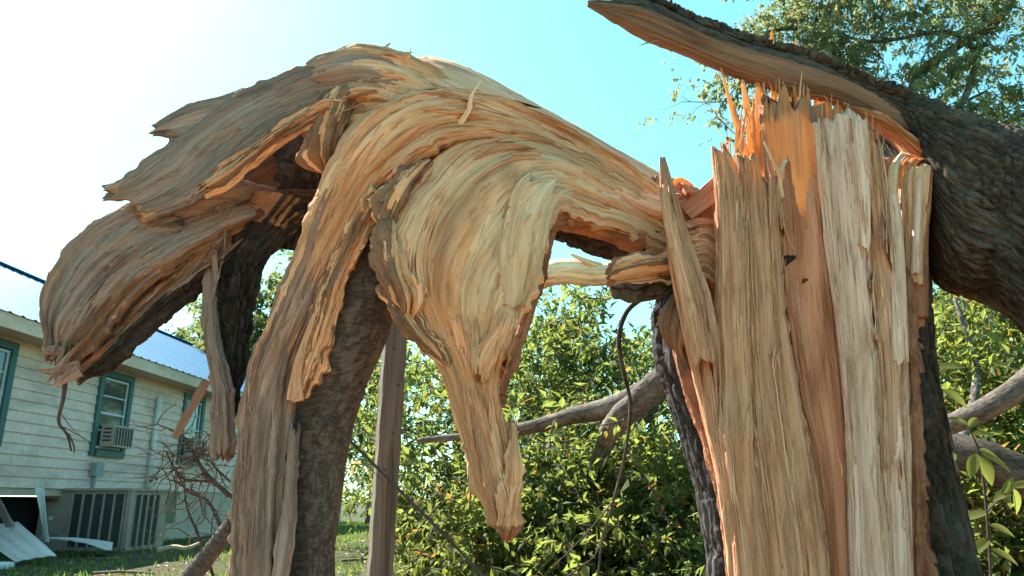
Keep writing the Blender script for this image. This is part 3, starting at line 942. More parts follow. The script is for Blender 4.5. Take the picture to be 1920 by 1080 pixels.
sweep('crown_core', [(1215, 375, 1215, 440, 3.02), (1060, 300, 1060, 390, 2.94), (920, 228, 900, 385, 2.87), (790, 160, 790, 430, 2.82), (710, 150, 715, 425, 2.80), (640, 185, 655, 360, 2.82), (600, 215, 612, 330, 2.86)],
      [M['fresh'], M['rot']], torn, nu=200, nv=160, thick=0.42, ridge=0.02, plate=0.026, crosscut=.008, seed=17, edge=.03, matfn=lambda S, c, s, n: (n > .60).astype(int))
# smooth upper face of the slab, catching the sun
sweep('slab_face', [(1262, 350, 1258, 410, 2.82, .22, 3.10), (1215, 318, 1200, 392, 2.80, .18, 3.10), (1160, 286, 1135, 352, 2.76, .15, 3.08), (1090, 246, 1060, 312, 2.72, .15, 3.04), (1000, 197, 970, 258, 2.68, .15, 2.98), (900, 142, 872, 198, 2.64, .15, 2.92), (830, 114, 810, 158, 2.66, .15, 2.86), (760, 104, 755, 140, 2.70, .15, 2.84)],
      [M['slabface']], torn, nu=190, nv=110, ridge=0.005, plate=0.004, fibre=.002, chip=.003, crack=.003, seed=14, rag=(0, .15), edge=.02)
# second and third sheets of the left wing
sweep('left_limb', [(560, 372, 565, 396, 3.08), (510, 362, 518, 402, 2.98), (470, 352, 480, 410, 2.90), (435, 348, 450, 425, 2.84), (395, 355, 408, 445, 2.82), (325, 358, 345, 488, 2.77), (235, 392, 275, 540, 2.72), (148, 455, 215, 605, 2.68), (98, 530, 165, 662, 2.64), (80, 590, 140, 690, 2.62), (86, 640, 122, 702, 2.6), (92, 685, 110, 708, 2.6)],
      [M['weath'], M['rot'], M['weathgrey']], torn, nu=300, nv=170, thick=0.36, ridge=0.030, plate=0.030, rag=(0, 0.12), edge=0.03, seed=31, lump=.012, chip=.012, crack=.02,
      matfn=lambda S, c, s, n: np.where(c + (n - .5) * 1.2 > 0.75, 1, np.where(n > .52, 2, 0)))
sweep('limb_underside', [(430, 405, 470, 455, 2.95), (410, 415, 445, 485, 2.92), (385, 432, 415, 515, 2.89), (330, 480, 372, 540, 2.85), (270, 535, 318, 580, 2.80), (210, 600, 255, 632, 2.75), (160, 660, 195, 684, 2.70), (130, 700, 140, 716, 2.66)],
      [M['rot'], M['barkdk'], M['weath']], torn, nu=240, nv=130, thick=0.7, ridge=0.03, plate=0.03, rag=(0, 0.06), edge=0.025, seed=33, chip=.014, crack=.02, crosscut=.006,
      matfn=lambda S, c, s, n: np.where(c + (n - .5) * .6 > 0.66, 1, np.where(n > .57, 2, 0)))
for q, st_ in enumerate(([(520, 150, 530, 205, 2.70), (440, 172, 455, 240, 2.69), (380, 188, 395, 254, 2.675), (320, 212, 336, 262, 2.66), (290, 232, 300, 258, 2.65), (262, 246, 264, 252, 2.64)],
                         [(420, 262, 430, 310, 2.70), (330, 302, 345, 345, 2.68), (250, 332, 262, 372, 2.665), (172, 356, 176, 380, 2.65)],
                         [(350, 385, 365, 430, 2.72), (250, 405, 265, 448, 2.69), (196, 420, 206, 452, 2.67), (158, 432, 162, 446, 2.65)])):
    sweep('wood_tongue', st_, [M['weath'], M['weathgrey']], torn, nu=140, nv=70, thick=.14, ridge=.008, plate=.010, rag=(.45, .35), ragf=9, edge=.02, seed=300 + q, chip=.006, matfn=lambda S, c, s, n: (n > .52).astype(int))
# brown ragged lip under the wing and rotten inside, darkened to stand in for shade
sweep('torn_lip', [(640, 176, 652, 198, 2.66), (590, 198, 600, 226, 2.65), (530, 232, 540, 258, 2.64), (470, 276, 480, 300, 2.64), (410, 326, 422, 348, 2.63), (360, 356, 368, 368, 2.62)],
      [M['rot'], M['fresh']], torn, nu=120, nv=70, thick=0.8, ridge=0.02, plate=0.02, crosscut=0.012, rag=(0, .2), edge=.03, seed=41,
      matfn=lambda S, c, s, n: (n > .52).astype(int))
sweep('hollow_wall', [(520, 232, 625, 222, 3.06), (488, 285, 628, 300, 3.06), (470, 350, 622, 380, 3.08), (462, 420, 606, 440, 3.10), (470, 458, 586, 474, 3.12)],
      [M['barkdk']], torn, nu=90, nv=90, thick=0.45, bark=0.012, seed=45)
sweep('hollow_back', [(385, 345, 400, 425, 2.96), (460, 298, 480, 425, 3.02), (540, 250, 560, 410, 3.10), (600, 225, 620, 400, 3.14)],
      [M['rotshade']], torn, nu=90, nv=70, thick=.35, ridge=.02, plate=.02, seed=48, edge=.02)  # added to close the gap and keep sun out of the hollow
sweep('hollow_ledge', [(425, 378, 430, 424, 2.86), (465, 366, 470, 416, 2.90), (520, 358, 520, 402, 2.95), (600, 356, 600, 402, 3.0)],
      [M['rotshade']], torn, nu=80, nv=70, thick=0.8, ridge=0.02, plate=0.02, crosscut=.012, seed=47, edge=.03, lump=.02)
# hanging strip with bark
sweep('hanging_bark', [(430, 385, 590, 395, 2.98), (415, 430, 540, 440, 2.96), (402, 485, 497, 490, 2.94), (398, 550, 482, 550, 2.93), (400, 620, 470, 620, 2.92), (406, 700, 456, 700, 2.91), (412, 770, 446, 770, 2.91), (418, 830, 434, 830, 2.91)],
      [M['barkdk'], M['rot']], torn, nu=170, nv=100, thick=0.7, bark=0.011, seed=51, edge=.02, rag=(0, .1), matfn=lambda S, c, s, n: ((S < .12) & (n > .5)).astype(int))
sweep('hanging_strip', [(400, 380, 432, 385, 2.84), (392, 420, 424, 425, 2.84), (386, 470, 412, 470, 2.84), (383, 530, 406, 530, 2.84), (378, 590, 408, 590, 2.84), (384, 650, 414, 650, 2.84), (395, 720, 432, 720, 2.84), (398, 790, 436, 790, 2.84), (400, 850, 434, 850, 2.84), (404, 876, 430, 878, 2.84)],
      [M['weathgrey']], torn, nu=220, nv=80, thick=0.7, ridge=0.012, plate=0.014, rag=(0, 0.14), edge=0.025, seed=55, crack=.016)
# column: weathered wood on the left, smooth bark on the right
sweep('column_bark', [(470, 1330, 650, 1330, 2.95), (520, 1080, 627, 1080, 2.93), (520, 950, 636, 950, 2.93), (525, 830, 655, 830, 2.92), (540, 720, 688, 720, 2.89), (570, 620, 730, 620, 2.86), (610, 520, 745, 520, 2.83), (650, 440, 738, 440, 2.79), (690, 380, 738, 380, 2.76)],
      [M['barksm']], torn, nu=260, nv=130, thick=0.85, bark=0.0022, fu=2.0, seed=61, lump=.008)
sweep('column_wood', [(420, 1340, 560, 1340, 2.82), (436, 1080, 538, 1080, 2.80), (440, 960, 538, 960, 2.80), (448, 850, 542, 850, 2.79), (456, 760, 550, 760, 2.78), (478, 670, 562, 680, 2.76), (512, 590, 592, 600, 2.74), (545, 500, 622, 520, 2.72), (582, 410, 664, 440, 2.68), (618, 320, 716, 360, 2.64), (670, 240, 790, 310, 2.62), (760, 185, 850, 275, 2.62), (880, 175, 930, 265, 2.66), (1000, 210, 1020, 285, 2.74), (1120, 275, 1130, 340, 2.82), (1230, 350, 1240, 420, 2.9)],
      [M['fresh'], M['weathgrey'], M['weath']], torn, nu=390, nv=140, thick=0.5, ridge=0.022, plate=0.02, edge=0.03, seed=65, sup=.75,
      matfn=lambda S, c, s, n: np.where(S + (n - .5) * .35 < 0.36, 1, np.where(S + (n - .5) * .4 < .50, 2, 0)))
sweep('column_rib', [(470, 1300, 500, 1300, 2.74), (512, 1080, 540, 1080, 2.74), (526, 980, 552, 990, 2.75), (534, 900, 556, 910, 2.76), (540, 830, 560, 840, 2.76), (546, 760, 564, 765, 2.77)],
      [M['weathgrey']], torn, nu=120, nv=50, thick=0.9, ridge=.012, plate=.014, seed=67, edge=.02, rag=(0, .2))
sweep('torn_edge', [(556, 742, 572, 756, 2.74), (572, 665, 598, 690, 2.72), (596, 585, 628, 602, 2.70), (620, 515, 650, 530, 2.68), (648, 450, 684, 465, 2.65), (680, 392, 712, 402, 2.62), (705, 345, 745, 358, 2.60)],
      [M['fresh'], M['rot']], torn, nu=190, nv=80, thick=0.9, ridge=.018, plate=.026, crosscut=.020, seed=69, edge=.04, rag=(.1, .1), lump=.012,
      matfn=lambda S, c, s, n: (n > .54).astype(int))
sweep('torn_hollow', [(668, 470, 706, 470, 2.76), (690, 420, 728, 420, 2.74), (705, 370, 745, 372, 2.72), (715, 335, 745, 340, 2.70)],
      [M['barkdk'], M['rotshade']], torn, nu=60, nv=50, thick=.5, bark=.008, seed=70, matfn=lambda S, c, s, n: (n > .5).astype(int))
# knot block at the top of the hollow
sweep('knot_block', [(594, 330, 632, 322, 2.72), (584, 292, 650, 285, 2.70), (588, 248, 668, 240, 2.69), (604, 205, 690, 196, 2.69), (630, 165, 710, 155, 2.72)],
      [M['fresh'], M['rot']], torn, nu=110, nv=110, thick=0.7, ridge=.02, plate=.03, crosscut=.016, seed=71, lump=.05, taper=(.2, .2), edge=.03, matfn=lambda S, c, s, n: (n > .44).astype(int))
# the big fang that curls down from the hinge
sweep('fang', [(1245, 385, 1256, 478, 2.92), (1190, 345, 1195, 446, 2.86), (1120, 300, 1100, 415, 2.80), (1030, 262, 1050, 400, 2.74), (940, 250, 1030, 425, 2.70), (850, 280, 1018, 470, 2.66), (775, 350, 1005, 520, 2.64), (722, 440, 985, 570, 2.63), (725, 520, 960, 620, 2.63), (765, 600, 945, 665, 2.63), (818, 665, 936, 720, 2.63), (845, 750, 940, 780, 2.63), (868, 830, 962, 840, 2.63), (890, 910, 972, 905, 2.63), (915, 970, 970, 965, 2.63), (935, 1010, 962, 1005, 2.63)],
      [M['fresh'], M['cream'], M['rot']], torn, nu=420, nv=180, thick=0.42, ridge=0.016, plate=0.016, edge=0.035, seed=81, sup=.78, rag=(0, .05), taper=(0, .03), chip=.006, crack=.010, crosscut=.005, lump=.010,
      matfn=lambda S, c, s, n: np.where((S > .9) & (c + (n - .5) > .35), 2, np.where((c > .15 + (n - .5) * .5) & (S < .62), 1, 0)))
sweep('pale_plate', [(985, 318, 1075, 345, 2.60), (950, 350, 1040, 385, 2.575), (930, 410, 1028, 425, 2.56), (920, 480, 1018, 480, 2.555), (926, 540, 1000, 540, 2.555), (932, 590, 975, 590, 2.56)],
      [M['cream']], torn, nu=130, nv=90, thick=0.35, ridge=.006, plate=.010, crosscut=.006, seed=85, rag=(.2, .2), edge=.02)
sweep('fang_rib', [(930, 560, 975, 555, 2.56), (925, 610, 965, 610, 2.555), (905, 640, 940, 650, 2.56), (890, 670, 925, 690, 2.565), (880, 720, 915, 740, 2.57)],
      [M['fresh']], torn, nu=80, nv=60, thick=.6, ridge=.01, plate=.016, crosscut=.010, seed=87, rag=(.3, .5), edge=.02, taper=(.3, .35))
sweep('broken_chunk', [(716, 400, 760, 410, 2.58), (704, 450, 770, 460, 2.565), (712, 510, 775, 515, 2.56), (735, 560, 790, 570, 2.565), (745, 600, 780, 610, 2.575)],
      [M['fresh'], M['rot']], torn, nu=110, nv=80, thick=.8, ridge=.014, plate=.018, crosscut=.018, seed=89, edge=.04, lump=.025, rag=(.1, .1), taper=(.2, .25),
      matfn=lambda S, c, s, n: (n + .3 * (c < 0) > .70).astype(int))
sweep('broken_edge', [(712, 420, 752, 425, 2.60), (706, 470, 758, 478, 2.585), (716, 530, 764, 532, 2.58), (738, 580, 782, 578, 2.58), (768, 625, 806, 618, 2.585), (808, 672, 838, 660, 2.59), (836, 700, 852, 692, 2.60)],
      [M['fresh'], M['rot'], M['cream']], torn, nu=200, nv=90, thick=.75, ridge=.02, plate=.03, crosscut=.026, chip=.008, seed=99, edge=.05, lump=.03, rag=(.1, .1), taper=(.1, .15),
      matfn=lambda S, c, s, n: np.where(n > .56, 1, np.where(n < .42, 2, 0)))
sweep('torn_ledge', [(790, 300, 830, 300, 2.60), (745, 345, 790, 350, 2.585), (715, 385, 765, 398, 2.58), (705, 425, 745, 438, 2.585)],
      [M['fresh'], M['rot']], torn, nu=110, nv=70, thick=.7, ridge=.018, plate=.03, crosscut=.026, seed=100, edge=.04, lump=.025, rag=(.15, .1), taper=(.3, .1), matfn=lambda S, c, s, n: (n > .54).astype(int))
# inner bark rim and black bark under the arch
sweep('bark_rim', [(1195, 432, 1200, 470, 2.90), (1120, 408, 1120, 440, 2.86), (1060, 392, 1062, 425, 2.80), (1028, 412, 1046, 428, 2.77), (1018, 460, 1036, 462, 2.75), (1006, 510, 1024, 515, 2.74), (985, 570, 1004, 575, 2.72), (962, 640, 982, 645, 2.71), (940, 700, 958, 706, 2.7), (935, 740, 948, 742, 2.7)],
      [M['inner']], torn, nu=220, nv=60, thick=1.6, ridge=.008, plate=.010, crosscut=.010, seed=91, edge=.018)
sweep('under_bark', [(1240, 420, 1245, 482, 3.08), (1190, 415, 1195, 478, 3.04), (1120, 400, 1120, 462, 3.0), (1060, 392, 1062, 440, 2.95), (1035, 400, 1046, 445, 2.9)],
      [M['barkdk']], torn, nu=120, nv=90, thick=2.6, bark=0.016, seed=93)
sweep('fang_back_bark', [(985, 450, 1030, 450, 2.84), (965, 540, 1012, 545, 2.82), (930, 620, 985, 630, 2.80), (905, 700, 950, 705, 2.78), (900, 760, 946, 762, 2.76)],
      [M['inner'], M['barkdk']], torn, nu=120, nv=60, thick=.8, bark=.010, seed=95, matfn=lambda S, c, s, n: (s < 0).astype(int))
sweep('tip_edge', [(945, 770, 968, 772, 2.60), (950, 830, 978, 835, 2.59), (945, 890, 985, 890, 2.585), (938, 940, 978, 940, 2.585), (930, 985, 972, 985, 2.59), (938, 1022, 956, 1022, 2.6)],
      [M['fresh'], M['inner']], torn, nu=120, nv=60, thick=.7, ridge=.01, plate=.02, crosscut=.016, seed=97, edge=.035, rag=(.3, .1), taper=(.35, .1),
      matfn=lambda S, c, s, n: (S > .84 + (n - .5) * .1).astype(int))

# loose splinters on the torn trunk
def sp(pts, w, th=None, mat='fresh', par=torn, tip=.15, base=1.0, side=(1, 0, 0), n=9, twist=0.0):
    return splinter([P(*p) for p in pts], w, th if th else w * .5, M[mat], par, side=side, tip=tip, base=base, n=n, twist=twist)
sp([(690, 112, 2.70), (712, 98, 2.70), (732, 80, 2.70)], .014, mat='weath', side=(.7, 0, .7))
sp([(755, 118, 2.64), (768, 105, 2.62), (770, 88, 2.62)], .006, mat='cream')
sp([(700, 100, 2.64), (740, 99, 2.62), (778, 98, 2.6)], .006, mat='cream', side=(0, 0, 1))
sp([(960, 178, 2.86), (890, 142, 2.84), (835, 118, 2.82), (792, 106, 2.8)], .004, mat='rot', side=(0, 0, 1))
sp([(862, 232, 2.58), (880, 205, 2.55), (884, 180, 2.53), (902, 152, 2.53)], .011, mat='cream', tip=.1)
sp([(965, 190, 2.8), (1000, 200, 2.79), (1016, 203, 2.79)], .007, mat='barkdk', side=(0, 0, 1))
sp([(120, 660, 2.58), (98, 657, 2.57), (80, 662, 2.56)], .016, .014, mat='weathgrey', tip=.7, side=(0, 0, 1))
sp([(150, 685, 2.54), (118, 695, 2.53), (88, 697, 2.52), (68, 693, 2.51)], .020, mat='weath', side=(0, 0, 1))
sp([(150, 695, 2.54), (120, 712, 2.53), (98, 724, 2.52)], .02, mat='weath', side=(0, 0, 1))
for k_ in range(12):
    a_ = random.uniform(0, 1)
    sp([(150 - 30 * a_, 640 + 45 * a_, 2.55), (130 - 30 * a_ + random.uniform(-6, 6), 668 + 30 * a_, 2.53), (112 - 26 * a_ + random.uniform(-10, 10), 694 + 26 * a_ + random.uniform(-6, 8), 2.52)], random.uniform(.004, .012), mat=random.choice(['weath', 'weathgrey', 'rot']), side=(.6, 0, .8), tip=.1)
sp([(400, 470, 2.8), (404, 520, 2.79), (398, 560, 2.79)], .012, mat='weath')
sp([(412, 395, 2.80), (405, 440, 2.80), (395, 480, 2.80)], .014, mat='weathgrey')
sp([(428, 392, 2.80), (424, 420, 2.80), (420, 470, 2.80)], .006, mat='weath')
sp([(560, 752, 2.68), (556, 710, 2.68), (566, 660, 2.67), (590, 590, 2.66)], .02, mat='fresh', tip=.4)
sp([(548, 750, 2.70), (556, 690, 2.69), (580, 620, 2.67)], .018, mat='fresh', tip=.2)
# flakes and fibres laid on the torn surface along the grain
bpy.context.view_layer.update()
DG = bpy.context.evaluated_depsgraph_get()
CAMV = Vector((0, 0, EYE))
def surf(px, py, root):
    ok, loc, nrm, idx, ob, mat_ = sc.ray_cast(DG, CAMV, Vector(ray(px, py)).normalized(), distance=8)
    if not ok or ob is None or ob.parent is None or ob.parent.name != root.name:
        return None
    return np.array(loc), np.array(nrm), ob.name.split('.')[0], ob, idx
flows = [[(1235, 370), (1120, 300), (1000, 262), (900, 285), (820, 370), (780, 470), (800, 580), (850, 680)],
         [(1230, 400), (1120, 340), (1020, 305), (930, 350), (880, 450), (870, 560), (880, 660), (890, 760), (920, 880), (950, 1000)],
         [(1230, 430), (1120, 380), (1040, 360), (985, 420), (965, 520), (945, 620), (915, 700), (925, 800)],
         [(1100, 290), (960, 235), (840, 230), (740, 290), (670, 390), (620, 500), (570, 620), (520, 740), (490, 880), (480, 1060)],
         [(960, 215), (820, 190), (720, 230), (640, 330), (590, 450), (540, 570), (490, 690), (465, 820), (455, 1060)],
         [(1230, 360), (1080, 270), (960, 210), (840, 150), (720, 130), (600, 160), (500, 200), (400, 245), (300, 290)],
         [(860, 170), (740, 155), (640, 170), (540, 215), (450, 270), (380, 320), (280, 360), (190, 375)],
         [(520, 300), (440, 340), (350, 400), (260, 460), (180, 540), (120, 620), (100, 700)],
         [(520, 420), (420, 450), (330, 520), (250, 590), (170, 670), (120, 710)],
         [(410, 400), (400, 520), (395, 640), (415, 760), (420, 870)]]
FP, FT = [], []
for fl in flows:
    p_ = catmull(np.array(fl, float), 60)
    t_ = np.gradient(p_, axis=0); t_ /= np.linalg.norm(t_, axis=1)[:, None]
    FP.append(p_); FT.append(t_)
FP = np.vstack(FP); FT = np.vstack(FT)
def fdir(x, y, prev=None):
    w = np.exp(-((FP[:, 0] - x) ** 2 + (FP[:, 1] - y) ** 2) / (2 * 30.0 ** 2)) + 1e-12
    t_ = FT
    if prev is not None:
        t_ = FT * np.sign(FT @ prev + 1e-9)[:, None]
    d_ = (w[:, None] * t_).sum(0)
    return d_ / (np.linalg.norm(d_) + 1e-9)
def trace(x, y, length, n, root, skip=()):
    pts, nr = [], []
    d_ = None
    src = None
    for k in range(n):
        h = surf(x, y, root)
        if h is None or h[2] in skip:
            break
        if pts and np.linalg.norm(h[0] - pts[-1]) > 3.5 * length / n / F * 2.7 + .02:
            break
        if src is None:
            m_ = h[3].data
            src = m_.materials[m_.polygons[h[4]].material_index].name if h[4] < len(m_.polygons) else None
        pts.append(h[0]); nr.append(h[1])
        d_ = fdir(x, y, d_)
        x += d_[0] * length / n; y += d_[1] * length / n
    return np.array(pts), np.array(nr), src
def flake(pts, nr, w, lift, th, mat, root, rsx, name='flake'):
    n = len(pts); m = 7
    T_ = np.gradient(pts, axis=0); T_ /= np.linalg.norm(T_, axis=1)[:, None] + 1e-9
    N_ = nr.mean(0)[None] * .6 + nr * .4
    N_ = N_ - (N_ * T_).sum(1)[:, None] * T_
    N_ /= np.linalg.norm(N_, axis=1)[:, None] + 1e-9
    B_ = np.cross(T_, N_)
    e0 = rsx.uniform(0, .35, m); e1 = 1 - rsx.uniform(0, .45, m) ** 1.3
    tt = e0[None] + np.linspace(0, 1, n)[:, None] * (e1 - e0)[None]
    ix = tt * (n - 1)
    gi = np.arange(n)
    g_ = lambda a: np.stack([np.interp(ix, gi, a[:, q]) for q in range(3)], -1)
    vq = np.linspace(-1, 1, m)[None]
    wid = w * (.75 + .25 * np.sin(tt * 3.1)) * vq
    curve = -th * 2.2 * vq ** 2 + rsx.uniform(-.5, .5, (1, m)) * th
    h = lift * np.clip(tt - .25, 0, 1) ** 1.7 * 1.5 - .003 + curve + th
    top = g_(pts) + g_(B_) * wid[..., None] + g_(N_) * h[..., None]
    bot = top - g_(N_) * (th * 2)
    V = np.concatenate([top.reshape(-1, 3), bot.reshape(-1, 3)])
    q = []
    o2 = n * m
    a = (np.arange(n - 1)[:, None] * m + np.arange(m - 1)[None]).ravel()
    q.append(np.stack([a, a + 1, a + m + 1, a + m], -1))
    q.append(np.stack([a, a + m, a + m + 1, a + 1], -1) + o2)
    bd = list(range(m)) + [i_ * m + m - 1 for i_ in range(1, n)] + [(n - 1) * m + k_ for k_ in range(m - 2, -1, -1)] + [i_ * m for i_ in range(n - 2, 0, -1)]
    bd = np.array(bd); bn = np.roll(bd, -1)
    q.append(np.stack([bn, bd, bd + o2, bn + o2], -1))
    arc_ = np.linalg.norm(np.diff(pts, axis=0), axis=1).sum()
    ro_ = rsx.uniform(0, 9)
    uv_ = np.stack([tt * arc_ + ro_, wid + ro_], -1).reshape(-1, 2)
    return mesh_obj(name, V, np.vstack(q), mat, root, uv=np.vstack([uv_, uv_]), attrs={'plate': np.full(len(V), rsx.uniform())}, smooth=False)
rs = np.random.RandomState(12)
jobs = []
for k in range(360):
    q = rs.randint(len(FP))
    x = FP[q, 0] + rs.normal(0, 26); y = FP[q, 1] + rs.normal(0, 26)
    if y > 1075:
        continue
    big = rs.uniform() < .28
    ln = rs.uniform(80, 240) if big else rs.uniform(40, 170)
    pts, nr, src = trace(x, y, ln, 11, torn, ('column_bark', 'hollow_wall', 'under_bark', 'bark_rim', 'hanging_bark', 'fang_back_bark', 'slab_face'))
    if len(pts) < 7 or src is None:
        continue
    jobs.append((big, pts, nr, src, ln))
wm = {m_.name: m_ for m_ in M.values()}
alt = {'fresh_split_wood': ['fresh', 'fresh', 'fresh', 'cream', 'yellow'], 'weathered_split_wood': ['weath', 'weath', 'weath', 'weathgrey', 'rot'], 'grey_weathered_wood': ['weathgrey', 'weathgrey', 'weathgrey', 'weath'], 'cream_sapwood': ['cream', 'cream', 'cream', 'fresh'], 'brown_rotten_wood': ['rot', 'rot', 'weath', 'spar']}
for k in range(120):
    q = rs.randint(len(FP))
    x = FP[q, 0] + rs.normal(0, 30); y = FP[q, 1] + rs.normal(0, 30)
    pts, nr, src = trace(x, y, rs.uniform(25, 90), 8, torn, ('column_bark', 'hollow_wall', 'under_bark', 'bark_rim', 'hanging_bark', 'fang_back_bark', 'slab_face'))
    if len(pts) < 5 or src not in alt:
        continue
    cv = np.linspace(0, 1, len(pts)) ** 1.5
    sd_ = np.cross(nr.mean(0), pts[-1] - pts[0]); sd_ /= np.linalg.norm(sd_) + 1e-9
    p_ = pts + nr * (cv * rs.uniform(.008, .05))[:, None] + sd_[None] * (cv * rs.normal(0, .02))[:, None]
    splinter(p_, rs.uniform(.0008, .0028), rs.uniform(.0006, .0014), M[alt[src][0] if rs.uniform() < .6 else 'cream'], torn, side=sd_ + 1e-4, n=8, tip=.1)
for big, pts, nr, src, ln in jobs:
    if src not in alt:
        continue
    mt = M[alt[src][rs.randint(len(alt[src]))]]
    if big and src not in ('weathered_split_wood', 'grey_weathered_wood'):
        flake(pts, nr, rs.uniform(.005, .020), rs.uniform(.0, .016), rs.uniform(.0015, .0035), mt, torn, rs)
    else:
        p_ = pts + nr * np.linspace(-.002, rs.uniform(.004, .02), len(pts))[:, None]
        splinter(p_, rs.uniform(.0015, .005), rs.uniform(.001, .0025), mt, torn, side=np.cross(nr.mean(0), pts[-1] - pts[0]) + 1e-4, n=8, tip=.15)

# ------------------------------------------------------------------ stump
stump_base = P(1530, 1290, 2.95); stump_base[2] = 0
stump = thing('tree_stump', 'tall splintered tree stump with upright tan slabs and dark bark edges', 'tree stump', tuple(stump_base))
sweep('bark_shell', [(1295, 1420, 1990, 1420, 3.12), (1320, 1250, 1890, 1250, 3.12), (1330, 1080, 1826, 1080, 3.12), (1316, 960, 1796, 960, 3.12), (1292, 860, 1770, 860, 3.12), (1256, 750, 1752, 760, 3.12), (1232, 680, 1738, 680, 3.12), (1226, 620, 1734, 620, 3.12), (1232, 560, 1732, 560, 3.12), (1290, 500, 1730, 500, 3.14), (1340, 440, 1726, 400, 3.15)],
      [M['bark'], M['heart'], M['barkblue']], stump, nu=260, nv=230, thick=0.55, fu=.6, fv=1.3, bark=0.016, seed=101, sup=.9,
      matfn=lambda S, c, s, n: np.where((s > .25) & (c > -.85) & (c < np.clip(.17 + .78 * S, 0, .84)), 1, np.where(c < 0, 2, 0)))
sweep('inner_bark', [(1375, 1300, 1400, 1300, 2.80), (1362, 1080, 1385, 1080, 2.80), (1352, 980, 1376, 980, 2.80), (1332, 880, 1356, 880, 2.80), (1304, 790, 1328, 790, 2.80), (1276, 710, 1300, 710, 2.80), (1258, 640, 1282, 640, 2.82)],
      [M['inner']], stump, nu=150, nv=40, thick=1.2, ridge=.008, plate=.008, crosscut=.010, seed=103, edge=.012)
sweep('inner_bark', [(1722, 1300, 1752, 1300, 2.78), (1705, 1080, 1730, 1080, 2.78), (1704, 960, 1728, 960, 2.78), (1700, 850, 1726, 850, 2.78), (1700, 740, 1722, 740, 2.78), (1694, 640, 1716, 640, 2.78), (1690, 560, 1712, 560, 2.78), (1692, 500, 1705, 500, 2.8)],
      [M['inner']], stump, nu=150, nv=40, thick=1.2, ridge=.008, plate=.008, crosscut=.010, seed=105, edge=.012)
# upright slabs, left to right: name parts 'slab'
SL = dict(ridge=.008, plate=.008, fibre=.004, sup=.7)
def slab(st, mat, seed, th=.35, rag=(0, .05), nu=220, nv=90, **kw):
    d = dict(SL); d.update(kw)
    return sweep('slab', st, [M[m] for m in (mat if isinstance(mat, list) else [mat])], stump, nu=nu, nv=nv, thick=th, rag=rag, seed=seed, **d)
slab([(1385, 1320, 1440, 1320, 2.72), (1366, 1080, 1420, 1080, 2.72), (1345, 900, 1400, 900, 2.72), (1318, 780, 1360, 780, 2.72), (1290, 660, 1350, 660, 2.71), (1268, 560, 1330, 560, 2.70), (1252, 470, 1300, 470, 2.70), (1243, 400, 1278, 400, 2.70), (1238, 340, 1260, 340, 2.71), (1237, 288, 1244, 286, 2.72)], 'yellow', 111, .5, (0, .03))
slab([(1300, 700, 1345, 700, 2.66), (1282, 600, 1322, 600, 2.655), (1262, 500, 1296, 500, 2.65), (1245, 420, 1270, 420, 2.65), (1237, 350, 1250, 350, 2.66)], 'yellow', 113, .5, (0.2, .06), nv=60)
slab([(1390, 1320, 1465, 1320, 2.70), (1378, 1080, 1445, 1080, 2.70), (1366, 960, 1425, 960, 2.70), (1352, 850, 1412, 850, 2.69), (1348, 810, 1412, 815, 2.685), (1350, 720, 1408, 720, 2.70), (1344, 600, 1404, 600, 2.70), (1346, 480, 1400, 480, 2.70), (1344, 380, 1392, 380, 2.70), (1338, 310, 1378, 310, 2.71), (1334, 255, 1350, 255, 2.72)], ['yellow', 'glow'], 115, .5, (0, .08), lump=.006,
     matfn=lambda S, c, s, n: (S + (n - .5) * .3 > .94).astype(int))
slab([(1450, 1320, 1530, 1320, 2.71), (1436, 1080, 1508, 1080, 2.71), (1418, 900, 1482, 900, 2.71), (1408, 760, 1462, 760, 2.71), (1402, 620, 1450, 620, 2.71), (1398, 500, 1444, 500, 2.71), (1392, 400, 1436, 400, 2.72), (1386, 320, 1424, 320, 2.72), (1378, 270, 1410, 265, 2.73)], ['yellow', 'glow'], 117, .55, (0, .08),
     matfn=lambda S, c, s, n: (S + (n - .5) * .3 > .95).astype(int))
slab([(1510, 1320, 1570, 1320, 2.73), (1496, 1080, 1550, 1080, 2.73), (1472, 900, 1526, 900, 2.73), (1456, 760, 1500, 760, 2.73), (1446, 620, 1476, 620, 2.73), (1438, 500, 1466, 500, 2.74), (1430, 400, 1462, 400, 2.75), (1424, 300, 1455, 300, 2.76)], 'yellow', 119, .6, (0, .12), edge=.02)
slab([(1560, 1320, 1640, 1320, 2.78), (1540, 1080, 1612, 1080, 2.78), (1520, 900, 1602, 900, 2.78), (1490, 760, 1590, 760, 2.78), (1468, 620, 1574, 620, 2.78), (1450, 500, 1566, 500, 2.78), (1440, 400, 1556, 400, 2.78), (1430, 300, 1548, 300, 2.78), (1424, 220, 1545, 220, 2.79), (1425, 150, 1540, 170, 2.8)], ['heart', 'glow'], 121, .3, (0, .10), ridge=.004, plate=.003, fibre=.002, nv=120,
     matfn=lambda S, c, s, n: (S + (n - .5) * .36 > .86).astype(int))
slab([(1625, 1320, 1700, 1320, 2.73), (1602, 1080, 1670, 1080, 2.73), (1596, 920, 1655, 920, 2.73), (1588, 780, 1650, 780, 2.73), (1574, 640, 1642, 640, 2.73), (1560, 520, 1632, 520, 2.73), (1548, 420, 1628, 420, 2.73), (1538, 320, 1626, 320, 2.73), (1532, 240, 1618, 240, 2.74), (1530, 205, 1600, 205, 2.75)], 'palegrey', 123, .5, (0, .06), ridge=.010, plate=.012, nv=110)
slab([(1608, 480, 1632, 480, 2.70), (1600, 380, 1632, 380, 2.70), (1594, 290, 1630, 290, 2.70), (1590, 222, 1624, 225, 2.71)], 'palegrey', 124, .5, (.2, .05), nv=60, nu=120)
